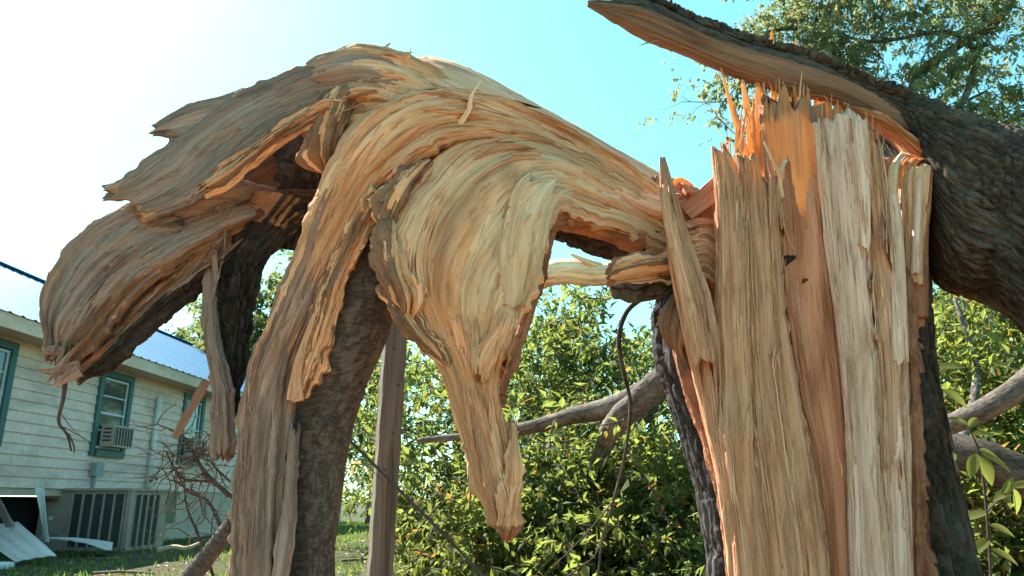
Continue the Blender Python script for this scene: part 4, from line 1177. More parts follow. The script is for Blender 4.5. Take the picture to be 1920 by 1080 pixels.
slab([(1670, 1320, 1730, 1320, 2.75), (1662, 1080, 1710, 1080, 2.75), (1650, 900, 1706, 900, 2.75), (1646, 760, 1704, 760, 2.75), (1640, 640, 1698, 640, 2.75), (1632, 540, 1692, 540, 2.75), (1626, 440, 1672, 440, 2.75), (1622, 340, 1660, 340, 2.75), (1620, 270, 1648, 270, 2.75), (1618, 240, 1640, 240, 2.76)], ['yellow', 'palegrey'], 125, .5, (0, .03), ridge=.010,
     matfn=lambda S, c, s, n: (S + (n - .5) * .5 < .5).astype(int))
slab([(1672, 700, 1704, 700, 2.73), (1668, 600, 1700, 600, 2.725), (1668, 500, 1696, 500, 2.725), (1666, 420, 1690, 420, 2.73), (1664, 362, 1682, 362, 2.735)], 'palegrey', 127, .4, (.2, .02), nv=50, nu=120)
slab([(1690, 540, 1732, 540, 2.80), (1692, 470, 1732, 470, 2.80), (1690, 400, 1738, 400, 2.80), (1688, 350, 1742, 345, 2.80), (1696, 316, 1748, 318, 2.82)], ['fresh', 'inner'], 129, .6, (.1, .06), nv=70, nu=120,
     matfn=lambda S, c, s, n: (c > .55).astype(int))
slab([(1708, 520, 1724, 520, 2.76), (1712, 430, 1726, 430, 2.76), (1716, 330, 1730, 330, 2.77)], 'palegrey', 131, .6, (.1, .06), nv=40, nu=90)
slab([(1655, 600, 1738, 600, 2.88), (1650, 500, 1738, 500, 2.88), (1640, 400, 1742, 400, 2.88), (1640, 300, 1746, 310, 2.90)], 'heart', 133, .3, (.05, .05), nv=60, nu=100)
# knots on the heartwood slab
for (kx, ky, kr, kd) in ((1474, 490, 15, 'barkdk'), (1506, 528, 6, 'barkdk')):
    c0 = P(kx, ky, 2.755)
    ang = np.linspace(0, 2 * math.pi, 20, endpoint=False)
    rr = kr / F * 2.75
    V = [c0 + np.array([0, -.012, 0])]
    for j_, (f_, dy) in enumerate(((.8, -.014), (1.0, -.016), (1.25, -.004), (1.4, .02))):
        for a_ in ang:
            e_ = f_ * rr * (1 + .2 * math.sin(a_ * 3 + kx))
            V.append(c0 + np.array([e_ * math.cos(a_ + .6) * 1.0, dy, e_ * (math.sin(a_ + .6) * .65 + .45 * math.cos(a_ + .6))]))
    f = [[0, 1 + (i + 1) % 20, 1 + i] for i in range(20)]
    for r_ in range(3):
        for i in range(20):
            a_ = 1 + r_ * 20 + i; b_ = 1 + r_ * 20 + (i + 1) % 20
            f.append([a_, b_, b_ + 20, a_ + 20])
    mi = [0] * 20 + [0] * 20 + [1] * 40
    mesh_obj('knot', np.array(V), f, [M['barkdk'], M['heart']], stump, matidx=mi, uv=np.array(V)[:, [2, 0]])

def ss_(pts, w, th=None, mat='glow', tip=.12, base=1.0, side=(1, 0, 0), n=10, twist=0.0):
    return splinter([P(*p) for p in pts], w, th if th else w * .45, M[mat], stump, side=side, tip=tip, base=base, n=n, twist=twist)
# glowing upright splinters at the top of the stump
for x0, x1, y0, y1, w, Y in ((1404, 1352, 300, 128, .013, 2.86), (1416, 1392, 310, 150, .022, 2.88), (1400, 1376, 300, 190, .014, 2.84), (1432, 1420, 320, 140, .026, 2.9), (1452, 1446, 330, 60, .018, 2.95),
                             (1470, 1462, 330, 120, .03, 2.92), (1492, 1480, 320, 130, .035, 2.94), (1512, 1505, 320, 98, .03, 2.96), (1532, 1530, 320, 110, .035, 2.97), (1556, 1548, 320, 150, .03, 2.93),
                             (1574, 1572, 300, 170, .028, 2.92), (1592, 1590, 300, 195, .026, 2.90), (1610, 1606, 290, 208, .02, 2.88), (1480, 1476, 200, 84, .008, 2.98), (1500, 1494, 190, 78, .009, 2.99), (1440, 1432, 250, 95, .007, 2.9),
                             (1388, 1380, 330, 240, .016, 2.8), (1428, 1408, 330, 210, .02, 2.82), (1368, 1360, 330, 268, .01, 2.76)):
    xm = (x0 + x1) / 2 + random.uniform(-4, 4)
    ss_([(x0, y0, Y), (xm, (y0 + y1) / 2, Y), (x1, y1, Y + .02)], w, w * .3, tip=.25, n=12)
rs = np.random.RandomState(44)
for k in range(90):
    x = rs.uniform(1345, 1650)
    top_ = np.interp(x, [1340, 1375, 1400, 1430, 1500, 1560, 1600, 1650], [285, 200, 160, 150, 130, 170, 205, 240]) + abs(rs.normal(0, 45))
    y0 = top_ + rs.uniform(40, 150)
    Y = np.interp(x, [1340, 1420, 1560, 1650], [2.74, 2.84, 2.86, 2.78]) + rs.uniform(-.05, .08)
    w = rs.uniform(.0015, .009)
    lean_ = rs.normal(0, 7)
    ss_([(x, y0, Y), (x + lean_ * .3, (y0 + top_) / 2, Y - .01), (x + lean_ * 1.4, top_, Y - rs.uniform(0, .04))], w, w * .5, ['glow', 'glow', 'yellow', 'fresh'][rs.randint(4)], tip=.1, n=9)
for x, yt, w in ((1622, 205, .006), (1634, 215, .005), (1646, 232, .005), (1540, 190, .006)):
    ss_([(x, 260, 2.72), (x + 1, (260 + yt) / 2, 2.72), (x + 2, yt, 2.72)], w, w * .5, 'glow')
# pale frayed strand on the slab, small strands
ss_([(1468, 370, 2.66), (1460, 330, 2.65), (1446, 295, 2.64), (1432, 265, 2.63)], .006, mat='cream', tip=.5)
ss_([(1474, 300, 2.73), (1462, 330, 2.70), (1470, 420, 2.69), (1490, 470, 2.72)], .008, mat='cream', tip=.3)
for k in range(24):
    x = random.choice((1350, 1405, 1448, 1472, 1476, 1566, 1640, 1668)) + random.uniform(-6, 10)
    y = random.uniform(380, 1050)
    dx = (y - 540) * .05
    l = random.uniform(25, 90)
    Y = 2.66 + random.uniform(0, .03)
    ss_([(x + dx, y + l, Y + .02), (x + dx - 2, y + l * .4, Y), (x + dx + random.uniform(-10, 10), y, Y - .015)], random.uniform(.0012, .003), mat=random.choice(['cream', 'yellow']), tip=.2, n=6)

bpy.context.view_layer.update()
DG = bpy.context.evaluated_depsgraph_get()
_keep = (FP, FT)
FP, FT = [], []
for fl in ([(1240, 300), (1290, 600), (1345, 850), (1370, 1080)], [(1345, 300), (1348, 600), (1360, 850), (1390, 1080)], [(1400, 300), (1405, 600), (1430, 850), (1470, 1080)], [(1440, 320), (1455, 600), (1490, 850), (1530, 1080)],
           [(1545, 200), (1568, 600), (1592, 850), (1605, 1080)], [(1590, 210), (1640, 600), (1655, 850), (1690, 1080)], [(1640, 260), (1690, 600), (1705, 850), (1712, 1080)], [(1490, 180), (1510, 500), (1560, 1080)]):
    p_ = catmull(np.array(fl, float), 60)
    t_ = -np.gradient(p_, axis=0); t_ /= np.linalg.norm(t_, axis=1)[:, None]
    FP.append(p_); FT.append(t_)
FP = np.vstack(FP); FT = np.vstack(FT)
rs = np.random.RandomState(15)
salt = {'yellow_sapwood': ['yellow', 'yellow', 'fresh', 'cream'], 'heartwood': ['heart', 'heart', 'yellow'], 'grey_white_sapwood': ['palegrey', 'palegrey', 'cream', 'yellow'], 'thin_translucent_splinter_wood': ['glow', 'yellow']}
sj = []
for k in range(330):
    q = rs.randint(len(FP))
    x = FP[q, 0] + rs.normal(0, 14); y = FP[q, 1]
    if abs(x - 1545) < 40 and y > 330 and rs.uniform() < .7:
        continue
    pts, nr, src = trace(x, y, rs.uniform(60, 380), 14, stump, ('bark_shell', 'inner_bark', 'hinge_block'))
    if len(pts) >= 7 and src in salt:
        sj.append((pts, nr, src))
for pts, nr, src in sj:
    mt = M[salt[src][rs.randint(len(salt[src]))]]
    if rs.uniform() < .5:
        flake(pts, nr, rs.uniform(.002, .012), rs.uniform(0, .008), rs.uniform(.001, .003), mt, stump, rs)
    else:
        p_ = pts + nr * (np.linspace(0, 1, len(pts)) ** 2 * rs.uniform(.002, .03))[:, None]
        splinter(p_, rs.uniform(.0008, .003), .0012, mt, stump, n=9, tip=.15)
FP, FT = _keep
# hinge: mess of torn reddish splinters between the slabs
hinge = stump
for k in range(36):
    t_ = k / 36
    x0 = random.uniform(1262, 1345); y0 = random.uniform(345, 500)
    ang = random.uniform(-.5, 1.2)
    l = random.uniform(40, 110)
    ex = x0 - l * math.cos(ang) * random.choice((1, -1)) * .6; ey = y0 - l * math.sin(ang)
    Y = random.uniform(2.78, 2.98)
    if ey < 345:
        ey = 345 + random.uniform(0, 25)
    ss_([(x0, y0, Y), ((x0 + ex) / 2 + random.uniform(-8, 8), (y0 + ey) / 2 + random.uniform(-10, 10), Y - .02), (ex, ey, Y - .03)], random.uniform(.008, .028), random.uniform(.004, .010), random.choice(['heart', 'heart', 'fresh', 'rot', 'glow']), tip=.35, side=(random.uniform(-1, 1), -.2, random.uniform(.2, 1)), twist=random.uniform(-.8, .8))
sweep('hinge_block', [(1225, 350, 1245, 470, 2.96), (1262, 352, 1270, 500, 2.96), (1300, 372, 1310, 560, 2.97), (1340, 400, 1345, 640, 2.98), (1375, 400, 1375, 700, 3.0)],
      [M['heart'], M['rot']], stump, nu=130, nv=120, thick=.6, ridge=.03, plate=.035, crosscut=.01, seed=141, edge=.05, matfn=lambda S, c, s, n: (n > .56).astype(int))
ss_([(1285, 398, 2.80), (1320, 372, 2.78), (1352, 340, 2.77)], .045, .012, 'heart', tip=.8, side=(.3, 0, 1), n=8)
ss_([(1286, 422, 2.76), (1316, 414, 2.74), (1352, 420, 2.75)], .016, .006, 'heart', tip=.6, side=(0, 0, 1), n=8)
for k in range(14):
    y = 420 + k * 7
    ss_([(1348, y + 20, 2.78), (1320, y + random.uniform(-4, 6), 2.76), (1288, y + random.uniform(0, 26), 2.75)], random.uniform(.010, .020), .006, random.choice(['heart', 'fresh']), tip=.5, side=(0, .2, 1), n=7, twist=.4)
# stub of wood left of the hinge, with bark below, and a cut branch
sweep('broken_stub', [(1275, 478, 1275, 542, 2.84), (1230, 482, 1235, 542, 2.80), (1185, 488, 1190, 546, 2.76), (1150, 500, 1152, 550, 2.74), (1128, 512, 1132, 546, 2.73)],
      [M['fresh'], M['bark'], M['rot']], stump, nu=150, nv=110, thick=.8, ridge=.02, plate=.026, chip=.010, edge=.035, crosscut=.014, lump=.012, seed=151, rag=(0, .3),
      matfn=lambda S, c, s, n: np.where(c + (n - .5) * .5 > .72, 1, np.where(n > .53, 2, 0)))
sweep('torn_edge', [(1258, 545, 1290, 548, 2.80), (1240, 580, 1285, 590, 2.78), (1234, 610, 1280, 630, 2.78), (1250, 650, 1280, 670, 2.8)],
      [M['rot']], stump, nu=80, nv=60, thick=.8, ridge=.02, plate=.024, seed=153, edge=.04, rag=(.1, .1))
tubes('broken_branch', [tube_arrays([P(1275, 520, 2.98), P(1235, 548, 2.95), P(1200, 556, 2.93), P(1186, 560, 2.92)], [.028, .026, .025, .022], 14, 30, .12, 3)], M['limb'], stump)

# ------------------------------------------------------------------ fallen trunk to the right with its long spar
fallen = thing('broken_tree', 'thick dark-barked trunk fallen to the right, long split spar pointing up left', 'fallen tree', tuple(P(2300, 1000, 2.4)))
sweep('trunk', [(1548, 140, 1585, 192, 2.98), (1620, 168, 1668, 262, 2.98), (1680, 188, 1722, 345, 2.97), (1735, 206, 1745, 470, 2.95), (1790, 226, 1780, 530, 2.93), (1860, 250, 1850, 558, 2.9), (1920, 262, 1915, 606, 2.85), (2010, 285, 1985, 700, 2.78), (2140, 350, 2080, 860, 2.6), (2290, 520, 2180, 1040, 2.4), (2420, 800, 2240, 1250, 2.2)],
      [M['bark'], M['heart']], fallen, nu=290, nv=260, thick=.66, fu=1.2, fv=2.0, bark=.014, seed=161, lump=.007,
      matfn=lambda S, c, s, n: np.zeros_like(S))
sweep('spar', [(1098, 0, 1098, 10, 2.92), (1150, 2, 1150, 38, 2.92), (1215, 8, 1205, 68, 2.92), (1300, 45, 1285, 100, 2.92), (1400, 84, 1385, 142, 2.92), (1500, 112, 1480, 172, 2.92), (1600, 150, 1575, 196, 2.93), (1700, 192, 1672, 262, 2.93), (1790, 232, 1740, 330, 2.93)],
      [M['spar'], M['bark']], fallen, nu=320, nv=120, thick=.55, ridge=.004, plate=.005, chip=.004, crack=.005, seed=165, edge=.012, rag=(.02, 0), sup=.75,
      matfn=lambda S, c, s, n: np.where(c + (n - .5) * .25 < -.35 + .55 * np.clip((S - .70) * 4, 0, 1), 1, 0))
sweep('spar_bark', [(1135, -6, 1138, 10, 2.98), (1215, 0, 1212, 26, 2.98), (1300, 36, 1294, 62, 2.98), (1400, 74, 1395, 100, 2.97), (1500, 102, 1492, 134, 2.96), (1600, 141, 1590, 172, 2.95), (1700, 184, 1690, 220, 2.94), (1760, 210, 1750, 250, 2.94)],
      [M['bark']], fallen, nu=300, nv=70, thick=1.5, bark=.030, fu=1.5, seed=167, edge=.03, rag=(.06, 0))
sweep('torn_wood', [(1580, 192, 1590, 200, 2.90), (1620, 208, 1640, 235, 2.88), (1660, 228, 1680, 262, 2.88), (1700, 262, 1715, 300, 2.88), (1738, 300, 1748, 330, 2.9)],
      [M['glow'], M['heart']], fallen, nu=100, nv=60, thick=.9, ridge=.012, plate=.014, seed=169, edge=.03, matfn=lambda S, c, s, n: (n > .5).astype(int))
for k in range(16):
    x = 1665 + k * 5
    splinter([P(x, 345 + random.uniform(0, 30), 2.79), P(x + 6, 310 + random.uniform(-6, 10), 2.80), P(x + 26, 285 + k * 1.5, 2.86)], random.uniform(.006, .012), .004, M[random.choice(['glow', 'fresh', 'cream'])], fallen, tip=.5, side=(1, 0, .4), n=8)
splinter([P(1236, 75, 2.9), P(1215, 80, 2.9), P(1198, 86, 2.89)], .004, .003, M['weath'], fallen, side=(0, 0, 1))
for x, yt in ((1450, 52), (1478, 84), (1494, 76)):
    splinter([P(x + 4, 120, 2.99), P(x, (120 + yt) / 2, 3.0), P(x - 3, yt, 3.0)], .006, .003, M['glow'], fallen, tip=.2)
tb = splinter([P(1530, 130, 3.02), P(1500, 112, 3.02), P(1490, 105, 3.02)], .02, .006, M['glow'], fallen, side=(0, 0, 1), tip=.5)

# ------------------------------------------------------------------ leaves and trees
def leaf_mesh(name, pos, dirs, nrm, size, mat, parent, rnd, ar=0.46, fold=0.25):
    """N leaves of 4 quads-as-tris: base, two shoulders, tip, folded on the midrib"""
    n = len(pos)
    d = dirs / (np.linalg.norm(dirs, axis=1)[:, None] + 1e-9)
    b = np.cross(d, nrm); b /= np.linalg.norm(b, axis=1)[:, None] + 1e-9
    nn = np.cross(b, d)
    sz = size[:, None]
    base = pos
    m1 = pos + d * sz * .45 - nn * sz * .03
    tipp = pos + d * sz - nn * sz * .14
    l = pos + d * sz * .42 + b * sz * ar * .5 + nn * sz * fold * .3
    r = pos + d * sz * .42 - b * sz * ar * .5 + nn * sz * fold * .3
    V = np.stack([base, m1, tipp, l, r], 1).reshape(-1, 3)
    o = np.arange(n)[:, None] * 5
    t = np.array([[0, 1, 3], [0, 4, 1], [3, 1, 2], [1, 4, 2]])
    F_ = (o[:, :, None] + t[None]).reshape(-1, 3)
    ob = mesh_obj(name, V, F_, mat, parent, attrs={'rnd': np.repeat(rnd, 5)}, smooth=False)
    ob['kind'] = 'stuff'
    return ob

def sprays(rs, centers, per, spread, leaf, droop=0.3, jitter=.35):
    """twig sprays of leaves round centres; returns pos, dir, nrm, size, twigs"""
    P_, D_, N_, S_, tw = [], [], [], [], []
    for c in centers:
        ax = rs.normal(0, 1, 3); ax[2] = ax[2] * .6 - droop * .5
        ax /= np.linalg.norm(ax)
        L = spread * rs.uniform(.6, 1.3)
        tw.append((c - ax * L * .4, c + ax * L * .6))
        t = rs.uniform(-.4, .6, per)
        side = rs.normal(0, 1, (per, 3))
        side -= (side @ ax)[:, None] * ax
        side /= np.linalg.norm(side, axis=1)[:, None]
        d = ax * .55 + side * .8 + np.array([0, 0, -droop]) + rs.normal(0, jitter * .5, (per, 3))
        p = c + ax * (t * L)[:, None] + side * (.02 * L)
        nn = np.array([0, 0, 1.0]) + rs.normal(0, .55, (per, 3))
        P_.append(p); D_.append(d); N_.append(nn); S_.append(leaf * rs.uniform(.45, 1.2, per) * rs.uniform(.6, 1.6))
    return np.vstack(P_), np.vstack(D_), np.vstack(N_), np.concatenate(S_), tw

def blob_points(rs, blobs):
    """blobs: (px, py, Y, rx, rz(m), ry, n)"""
    out = []
    for px, py, Y, rx, rz, ry, n in blobs:
        c = P(px, py, Y)
        v = rs.normal(0, 1, (n, 3))
        v /= np.linalg.norm(v, axis=1)[:, None]
        v *= rs.uniform(.15, 1, n)[:, None] ** .45
        p = c + v * np.array([rx, ry, rz])
        out.append(p)
    p = np.vstack(out)
    return p[p[:, 2] > 0.05]

M['leaf'] = leafmat('green_leaf', (0.028, 0.050, 0.020), (0.072, 0.104, 0.036), (0.34, 0.41, 0.08), .46, dryamt=.025)
M['leafy'] = leafmat('yellow_green_leaf', (0.040, 0.068, 0.022), (0.10, 0.13, 0.04), (0.38, 0.42, 0.08), .48, dryamt=.04)
M['leaffar'] = leafmat('far_tree_leaf', (0.045, 0.065, 0.030), (0.09, 0.12, 0.05), (0.30, 0.36, 0.10), .4)
M['leafoak'] = leafmat('oak_leaf', (0.075, 0.10, 0.055), (0.16, 0.185, 0.095), (0.42, 0.46, 0.18), .48, dryamt=.05)

def grow(rs, start, d, length, rad, depth, out, ends, spread=.6, up=.1, wig=.18, nseg=7, kids=3):
    pts = [np.array(start, float)]
    dd = np.array(d, float); dd /= np.linalg.norm(dd)
    for i in range(nseg):
        dd = dd + rs.normal(0, wig, 3) + np.array([0, 0, up]) * .3
        dd /= np.linalg.norm(dd)
        pts.append(pts[-1] + dd * length / nseg)
    rads = np.linspace(rad, rad * (.45 if depth > 0 else .2), nseg + 1)
    out.append(tube_arrays(pts, rads, 8 if rad > .04 else 5, None, .08 if rad > .03 else 0, int(rs.randint(999))))
    if depth == 0:
        ends.append(pts[-1]); ends.append(pts[nseg // 2])
        return
    for k in range(kids):
        i = rs.randint(nseg // 2, nseg + 1) if k else nseg
        side = rs.normal(0, 1, 3); side -= side @ dd * dd; side /= np.linalg.norm(side)
        grow(rs, pts[i], dd + side * spread * rs.uniform(.6, 1.4), length * rs.uniform(.55, .8), rads[i] * .75, depth - 1, out, ends, spread, up, wig * 1.1, nseg, kids)

def leafy_tree(name, label, base, height, seed, leaf, mat, per=14, spread=.5, depth=4, kids=3, trunk_r=.18, lean=(0, 0, 1), extra=1, barkm='limb', up=.12, spr=.6, cat='tree', group=None, jit=.5, first=.35):
    rs = np.random.RandomState(seed)
    t = thing(name, label, cat, tuple(base), group)
    out, ends = [], []
    grow(rs, base, lean, height * first, trunk_r, depth, out, ends, spr, up, .14, 7, kids)
    tubes('trunk', out, M[barkm], t)
    c = np.repeat(np.array(ends), extra, axis=0) + rs.normal(0, jit * spread, (len(ends) * extra, 3))
    c = c[c[:, 2] > .15]
    p, d, n, s, tw = sprays(rs, c, per, spread, leaf)
    leaf_mesh('foliage', p, d, n, s, M[mat], t, rs.uniform(0, 1, len(p)))
    return t

# fallen crown in the middle distance
rs = np.random.RandomState(77)
crown = thing('fallen_tree', 'leafy green crown of a fallen tree behind the hanging fang', 'fallen tree', tuple(P(1080, 1070, 7.2)))
limbs = []
def limb(pts, r0, r1, n=40, nv=12, bump=.14, seed=1):
    return tube_arrays([P(*p) for p in pts], np.linspace(r0, r1, len(pts)), nv, n, bump, seed)
tubes('limb', [limb([(1330, 640, 5.4), (1255, 712, 5.5), (1150, 762, 5.6), (1080, 778, 5.7), (1000, 800, 5.8), (900, 815, 6.0), (785, 826, 6.2)], .115, .022, 60, 16, .16, 3)], M['limb'], crown)
tubes('limb', [limb([(1340, 650, 5.3), (1255, 706, 5.3), (1195, 752, 5.35), (1145, 810, 5.5), (1118, 868, 5.9), (1100, 930, 6.4)], .12, .045, 60, 20, .32, 8)], M['limb'], crown)
tubes('limb', [limb([(1240, 740, 6.4), (1180, 820, 6.6), (1110, 895, 6.7), (1040, 935, 6.8), (960, 948, 7.0)], .055, .02, 50, 12, .12, 5)], M['limb'], crown)
tubes('limb', [limb([(1010, 960, 6.6), (930, 1000, 6.6), (860, 1040, 6.6), (800, 1080, 6.6)], .022, .012, 30, 10, .12, 6)], M['limb'], crown)
blobs = [(760, 760, 8.5, .8, .9, .9, 120), (690, 850, 12, 1.0, .85, 1.0, 170), (650, 740, 12.5, .8, .9, 1.0, 60), (830, 880, 7.5, .8, .9, .9, 170), (900, 760, 8.0, .8, .9, .9, 140), (1000, 700, 8.2, .9, .7, .9, 130),
         (1000, 880, 7.2, .9, .8, .9, 210), (1120, 800, 7.6, .9, .9, .9, 200), (1230, 850, 7.0, .8, .9, .9, 200), (1150, 960, 6.3, .9, .7, .8, 240), (1000, 1000, 6.3, .8, .5, .8, 200),
         (1280, 980, 6.0, .7, .8, .8, 200), (880, 1010, 7.0, .7, .45, .8, 150), (1110, 640, 8.0, .5, .55, .6, 70), (1080, 570, 7.6, .33, .26, .4, 22), (1010, 640, 8.4, .6, .5, .6, 70), (1200, 720, 8.4, .7, .6, .7, 90), (1250, 630, 9, .4, .5, .5, 25),
         (1180, 1060, 5.6, .9, .45, .7, 160), (960, 1070, 6.0, .8, .4, .7, 120)]
bp = blob_points(rs, blobs)
bp = bp[(bp[:, 2] < 1.1) | (rs.uniform(0, 1, len(bp)) < .62)]
bp = np.vstack([bp, bp + rs.normal(0, .22, bp.shape)]); bp = bp[bp[:, 2] > .05]
p, d, n, s, tw = sprays(rs, bp, 12, .36, .086)
leaf_mesh('foliage', p, d, n, s, M['leaf'], crown, rs.uniform(0, 1, len(p)), ar=.46)
tubes('twigs', [tube_arrays([a, (a + b) / 2 + rs.normal(0, .02, 3), b], [.006, .005, .003], 4) for a, b in tw[::2]], M['twig'], crown)['kind'] = 'stuff'

# fallen crown to the right of the stump
rcrown = thing('fallen_tree', 'sunlit yellow-green leafy crown fallen to the right of the stump', 'fallen tree', tuple(P(1880, 1060, 6.5)))
tubes('limb', [limb([(2010, 640, 4.6), (1930, 712, 4.7), (1850, 765, 4.8), (1760, 805, 5.0), (1690, 830, 5.2)], .085, .06, 40, 14, .12, 11)], M['limb'], rcrown)
tubes('limb', [limb([(2050, 950, 5.2), (1930, 900, 5.3), (1840, 860, 5.4), (1740, 830, 5.6)], .15, .12, 40, 14, .12, 12)], M['bark'], rcrown)
tubes('limb', [limb([(1720, 900, 5.9), (1800, 830, 6.0), (1830, 690, 6.6), (1790, 560, 7.0)], .05, .02, 40, 8, .12, 13)], M['limb'], rcrown)
blobs = [(1800, 600, 8.0, .7, .7, .8, 100), (1900, 660, 8.0, .8, .8, .8, 110), (1780, 720, 7.2, .6, .7, .7, 90), (1900, 800, 7.0, .8, .7, .8, 110), (1830, 900, 6.8, .7, .6, .7, 120), (1900, 960, 6.2, .7, .6, .7, 150), (1840, 1040, 6.0, .6, .4, .6, 130), (1990, 850, 6.4, .8, 1.0, .8, 110), (1980, 650, 8, .8, .8, .8, 80)]
bp = blob_points(rs, blobs)
bp = np.vstack([bp, bp + rs.normal(0, .25, bp.shape)]); bp = bp[bp[:, 2] > .05]
p, d, n, s, tw = sprays(rs, bp, 12, .34, .095)
leaf_mesh('foliage', p, d, n, s, M['leafy'], rcrown, rs.uniform(0, 1, len(p)), ar=.46)
tubes('twigs', [tube_arrays([a, (a + b) / 2 + rs.normal(0, .02, 3), b], [.006, .005, .003], 4) for a, b in tw[::2]], M['twig'], rcrown)['kind'] = 'stuff'

# near leafy sprig right of the stump: single large leaves
sprig = thing('leafy_sprig', 'near sprig of large oval leaves beside the right bark of the stump', 'sprig', tuple(P(1850, 1100, 3.6)))
tubes('stem', [tube_arrays([P(1860, 1120, 3.7), P(1850, 960, 3.7), P(1836, 850, 3.65), P(1815, 800, 3.6)], [.008, .007, .005, .003], 6, 24),
               tube_arrays([P(1800, 900, 4.0), P(1775, 780, 3.9), P(1755, 690, 3.8)], [.006, .005, .003], 6, 20),
               tube_arrays([P(1850, 960, 3.7), P(1880, 930, 3.6), P(1900, 915, 3.6)], [.005, .004, .002], 6, 12)], M['twig'], sprig)
def one_leaf_mesh():
    t_ = np.linspace(0, 1, 8); w_ = .21 * np.sin(t_ ** .85 * math.pi) ** .8
    V = []; f = []
    for i in range(8):
        z = -.18 * t_[i] ** 2
        V += [[-w_[i], t_[i], z + w_[i] * .35], [0, t_[i], z], [w_[i], t_[i], z + w_[i] * .35]]
    for i in range(7):
        a = i * 3
        f += [[a, a + 1, a + 4, a + 3], [a + 1, a + 2, a + 5, a + 4]]
    me = bpy.data.meshes.new('leaf'); me.from_pydata(V, [], f); me.materials.append(M['leafy'])
    at = me.attributes.new('rnd', 'FLOAT', 'POINT'); at.data.foreach_set('value', np.full(len(V), .55, np.float32))
    me.polygons.foreach_set('use_smooth', np.full(len(f), True))
    return me
LM = one_leaf_mesh()
def put_leaf(p, d, nn, size, par):
    d = Vector(d).normalized(); nn = Vector(nn)
    x = d.cross(nn).normalized(); z = x.cross(d)
    from mathutils import Matrix
    o = bpy.data.objects.new('leaf', LM)
    o.parent = par
    m = Matrix((( x.x, d.x, z.x), (x.y, d.y, z.y), (x.z, d.z, z.z)))
    o.rotation_euler = m.to_euler()
    o.location = Vector(p) - Vector(root_loc(par))
    o.scale = (size, size, size)
    COL.objects.link(o)
for (x, y, Y, dx, dz, sz) in ((1835, 845, 3.65, 1, -.2, .13), (1838, 850, 3.65, .9, -.6, .14), (1836, 852, 3.65, .1, -1, .15), (1830, 850, 3.65, -.5, -.9, .13), (1822, 815, 3.62, 1, .1, .11), (1816, 802, 3.6, .7, .6, .09), (1816, 802, 3.6, -.7, .5, .09),
                              (1900, 915, 3.6, .8, .3, .10), (1900, 915, 3.6, .1, -.9, .12), (1895, 918, 3.6, -.7, -.3, .11), (1880, 930, 3.6, .4, .8, .10), (1852, 960, 3.7, -.9, -.2, .12), (1855, 985, 3.7, .9, -.3, .13), (1856, 1010, 3.7, -.8, -.5, .12), (1858, 1030, 3.7, .8, -.4, .13),
                              (1757, 695, 3.8, -.5, .4, .12), (1757, 690, 3.8, .9, .1, .14), (1765, 730, 3.85, .7, -.6, .15), (1768, 745, 3.85, -.6, -.7, .14), (1776, 785, 3.9, .9, -.2, .11), (1790, 850, 3.95, -.7, -.5, .12)):
    put_leaf(P(x, y, Y), (dx, random.uniform(-.6, .2), dz), (random.uniform(-.4, .4), -.6, .7), sz, sprig)

# oak behind at the upper right
oak = thing('oak_tree', 'tall standing oak with pale twisting branches, upper right above the fallen trunk', 'tree', tuple(P(1660, 1000, 13) * np.array([1, 1, 0])))
rs = np.random.RandomState(5)
ob = P(1660, 1000, 13); ob[2] = 0
out, ends = [], []
out.append(tube_arrays([ob, P(1680, 700, 13), P(1700, 420, 13), P(1740, 250, 12.8)], [.34, .28, .22, .14], 12, 30, .1, 2))
def obr(pts, r0, r1):
    out.append(tube_arrays([P(*q) for q in pts], np.linspace(r0, r1, len(pts)), 8, 36, .1, random.randint(0, 99)))
    d_ = catmull(np.array([P(*q) for q in pts]), 14)
    for q in d_[4:]:
        ends.append(q)
        if rs.uniform() < .8:
            grow(rs, q, rs.normal(0, 1, 3) + np.array([0, 0, -.2]), rs.uniform(.6, 1.3), .018, 1, out, ends, .7, -.1, .25, 6, 3)
obr([(1700, 420, 13), (1710, 170, 12.6), (1790, 90, 12.3), (1860, 50, 12), (1910, -20, 11.8)], .10, .06)
obr([(1740, 250, 12.8), (1800, 200, 12.4), (1830, 110, 12.2), (1800, 70, 12.2), (1760, 60, 12.3), (1640, 78, 12.4), (1560, 60, 12.5)], .07, .025)
obr([(1700, 380, 13), (1600, 150, 13), (1520, 60, 13), (1440, 60, 13), (1400, 90, 13)], .09, .02)
obr([(1520, 60, 13), (1540, 0, 13), (1500, -60, 13)], .05, .02)
obr([(1600, 150, 13), (1560, 90, 13.4), (1480, 120, 13.6), (1420, 150, 13.6)], .06, .02)
obr([(1790, 300, 12.6), (1870, 240, 12.4), (1920, 215, 12.3), (1990, 190, 12)], .06, .03)
obr([(1740, 250, 12.8), (1770, 260, 12.6), (1800, 200, 12.6), (1850, 170, 12.5)], .06, .02)
obr([(1420, 150, 13.6), (1380, 180, 13.6), (1340, 210, 13.6)], .02, .01)
obr([(1860, 50, 12), (1800, 0, 12), (1720, -30, 12)], .04, .015)
obr([(1640, 78, 12.4), (1660, 10, 12.4), (1680, -40, 12.4)], .03, .012)
tubes('trunk', out, M['limb'], oak)
c = np.array(ends)
c = np.vstack([c, c + rs.normal(0, .2, c.shape), c + rs.normal(0, .25, c.shape), c + rs.normal(0, .3, c.shape), c + rs.normal(0, .35, c.shape), c + rs.normal(0, .42, c.shape)])
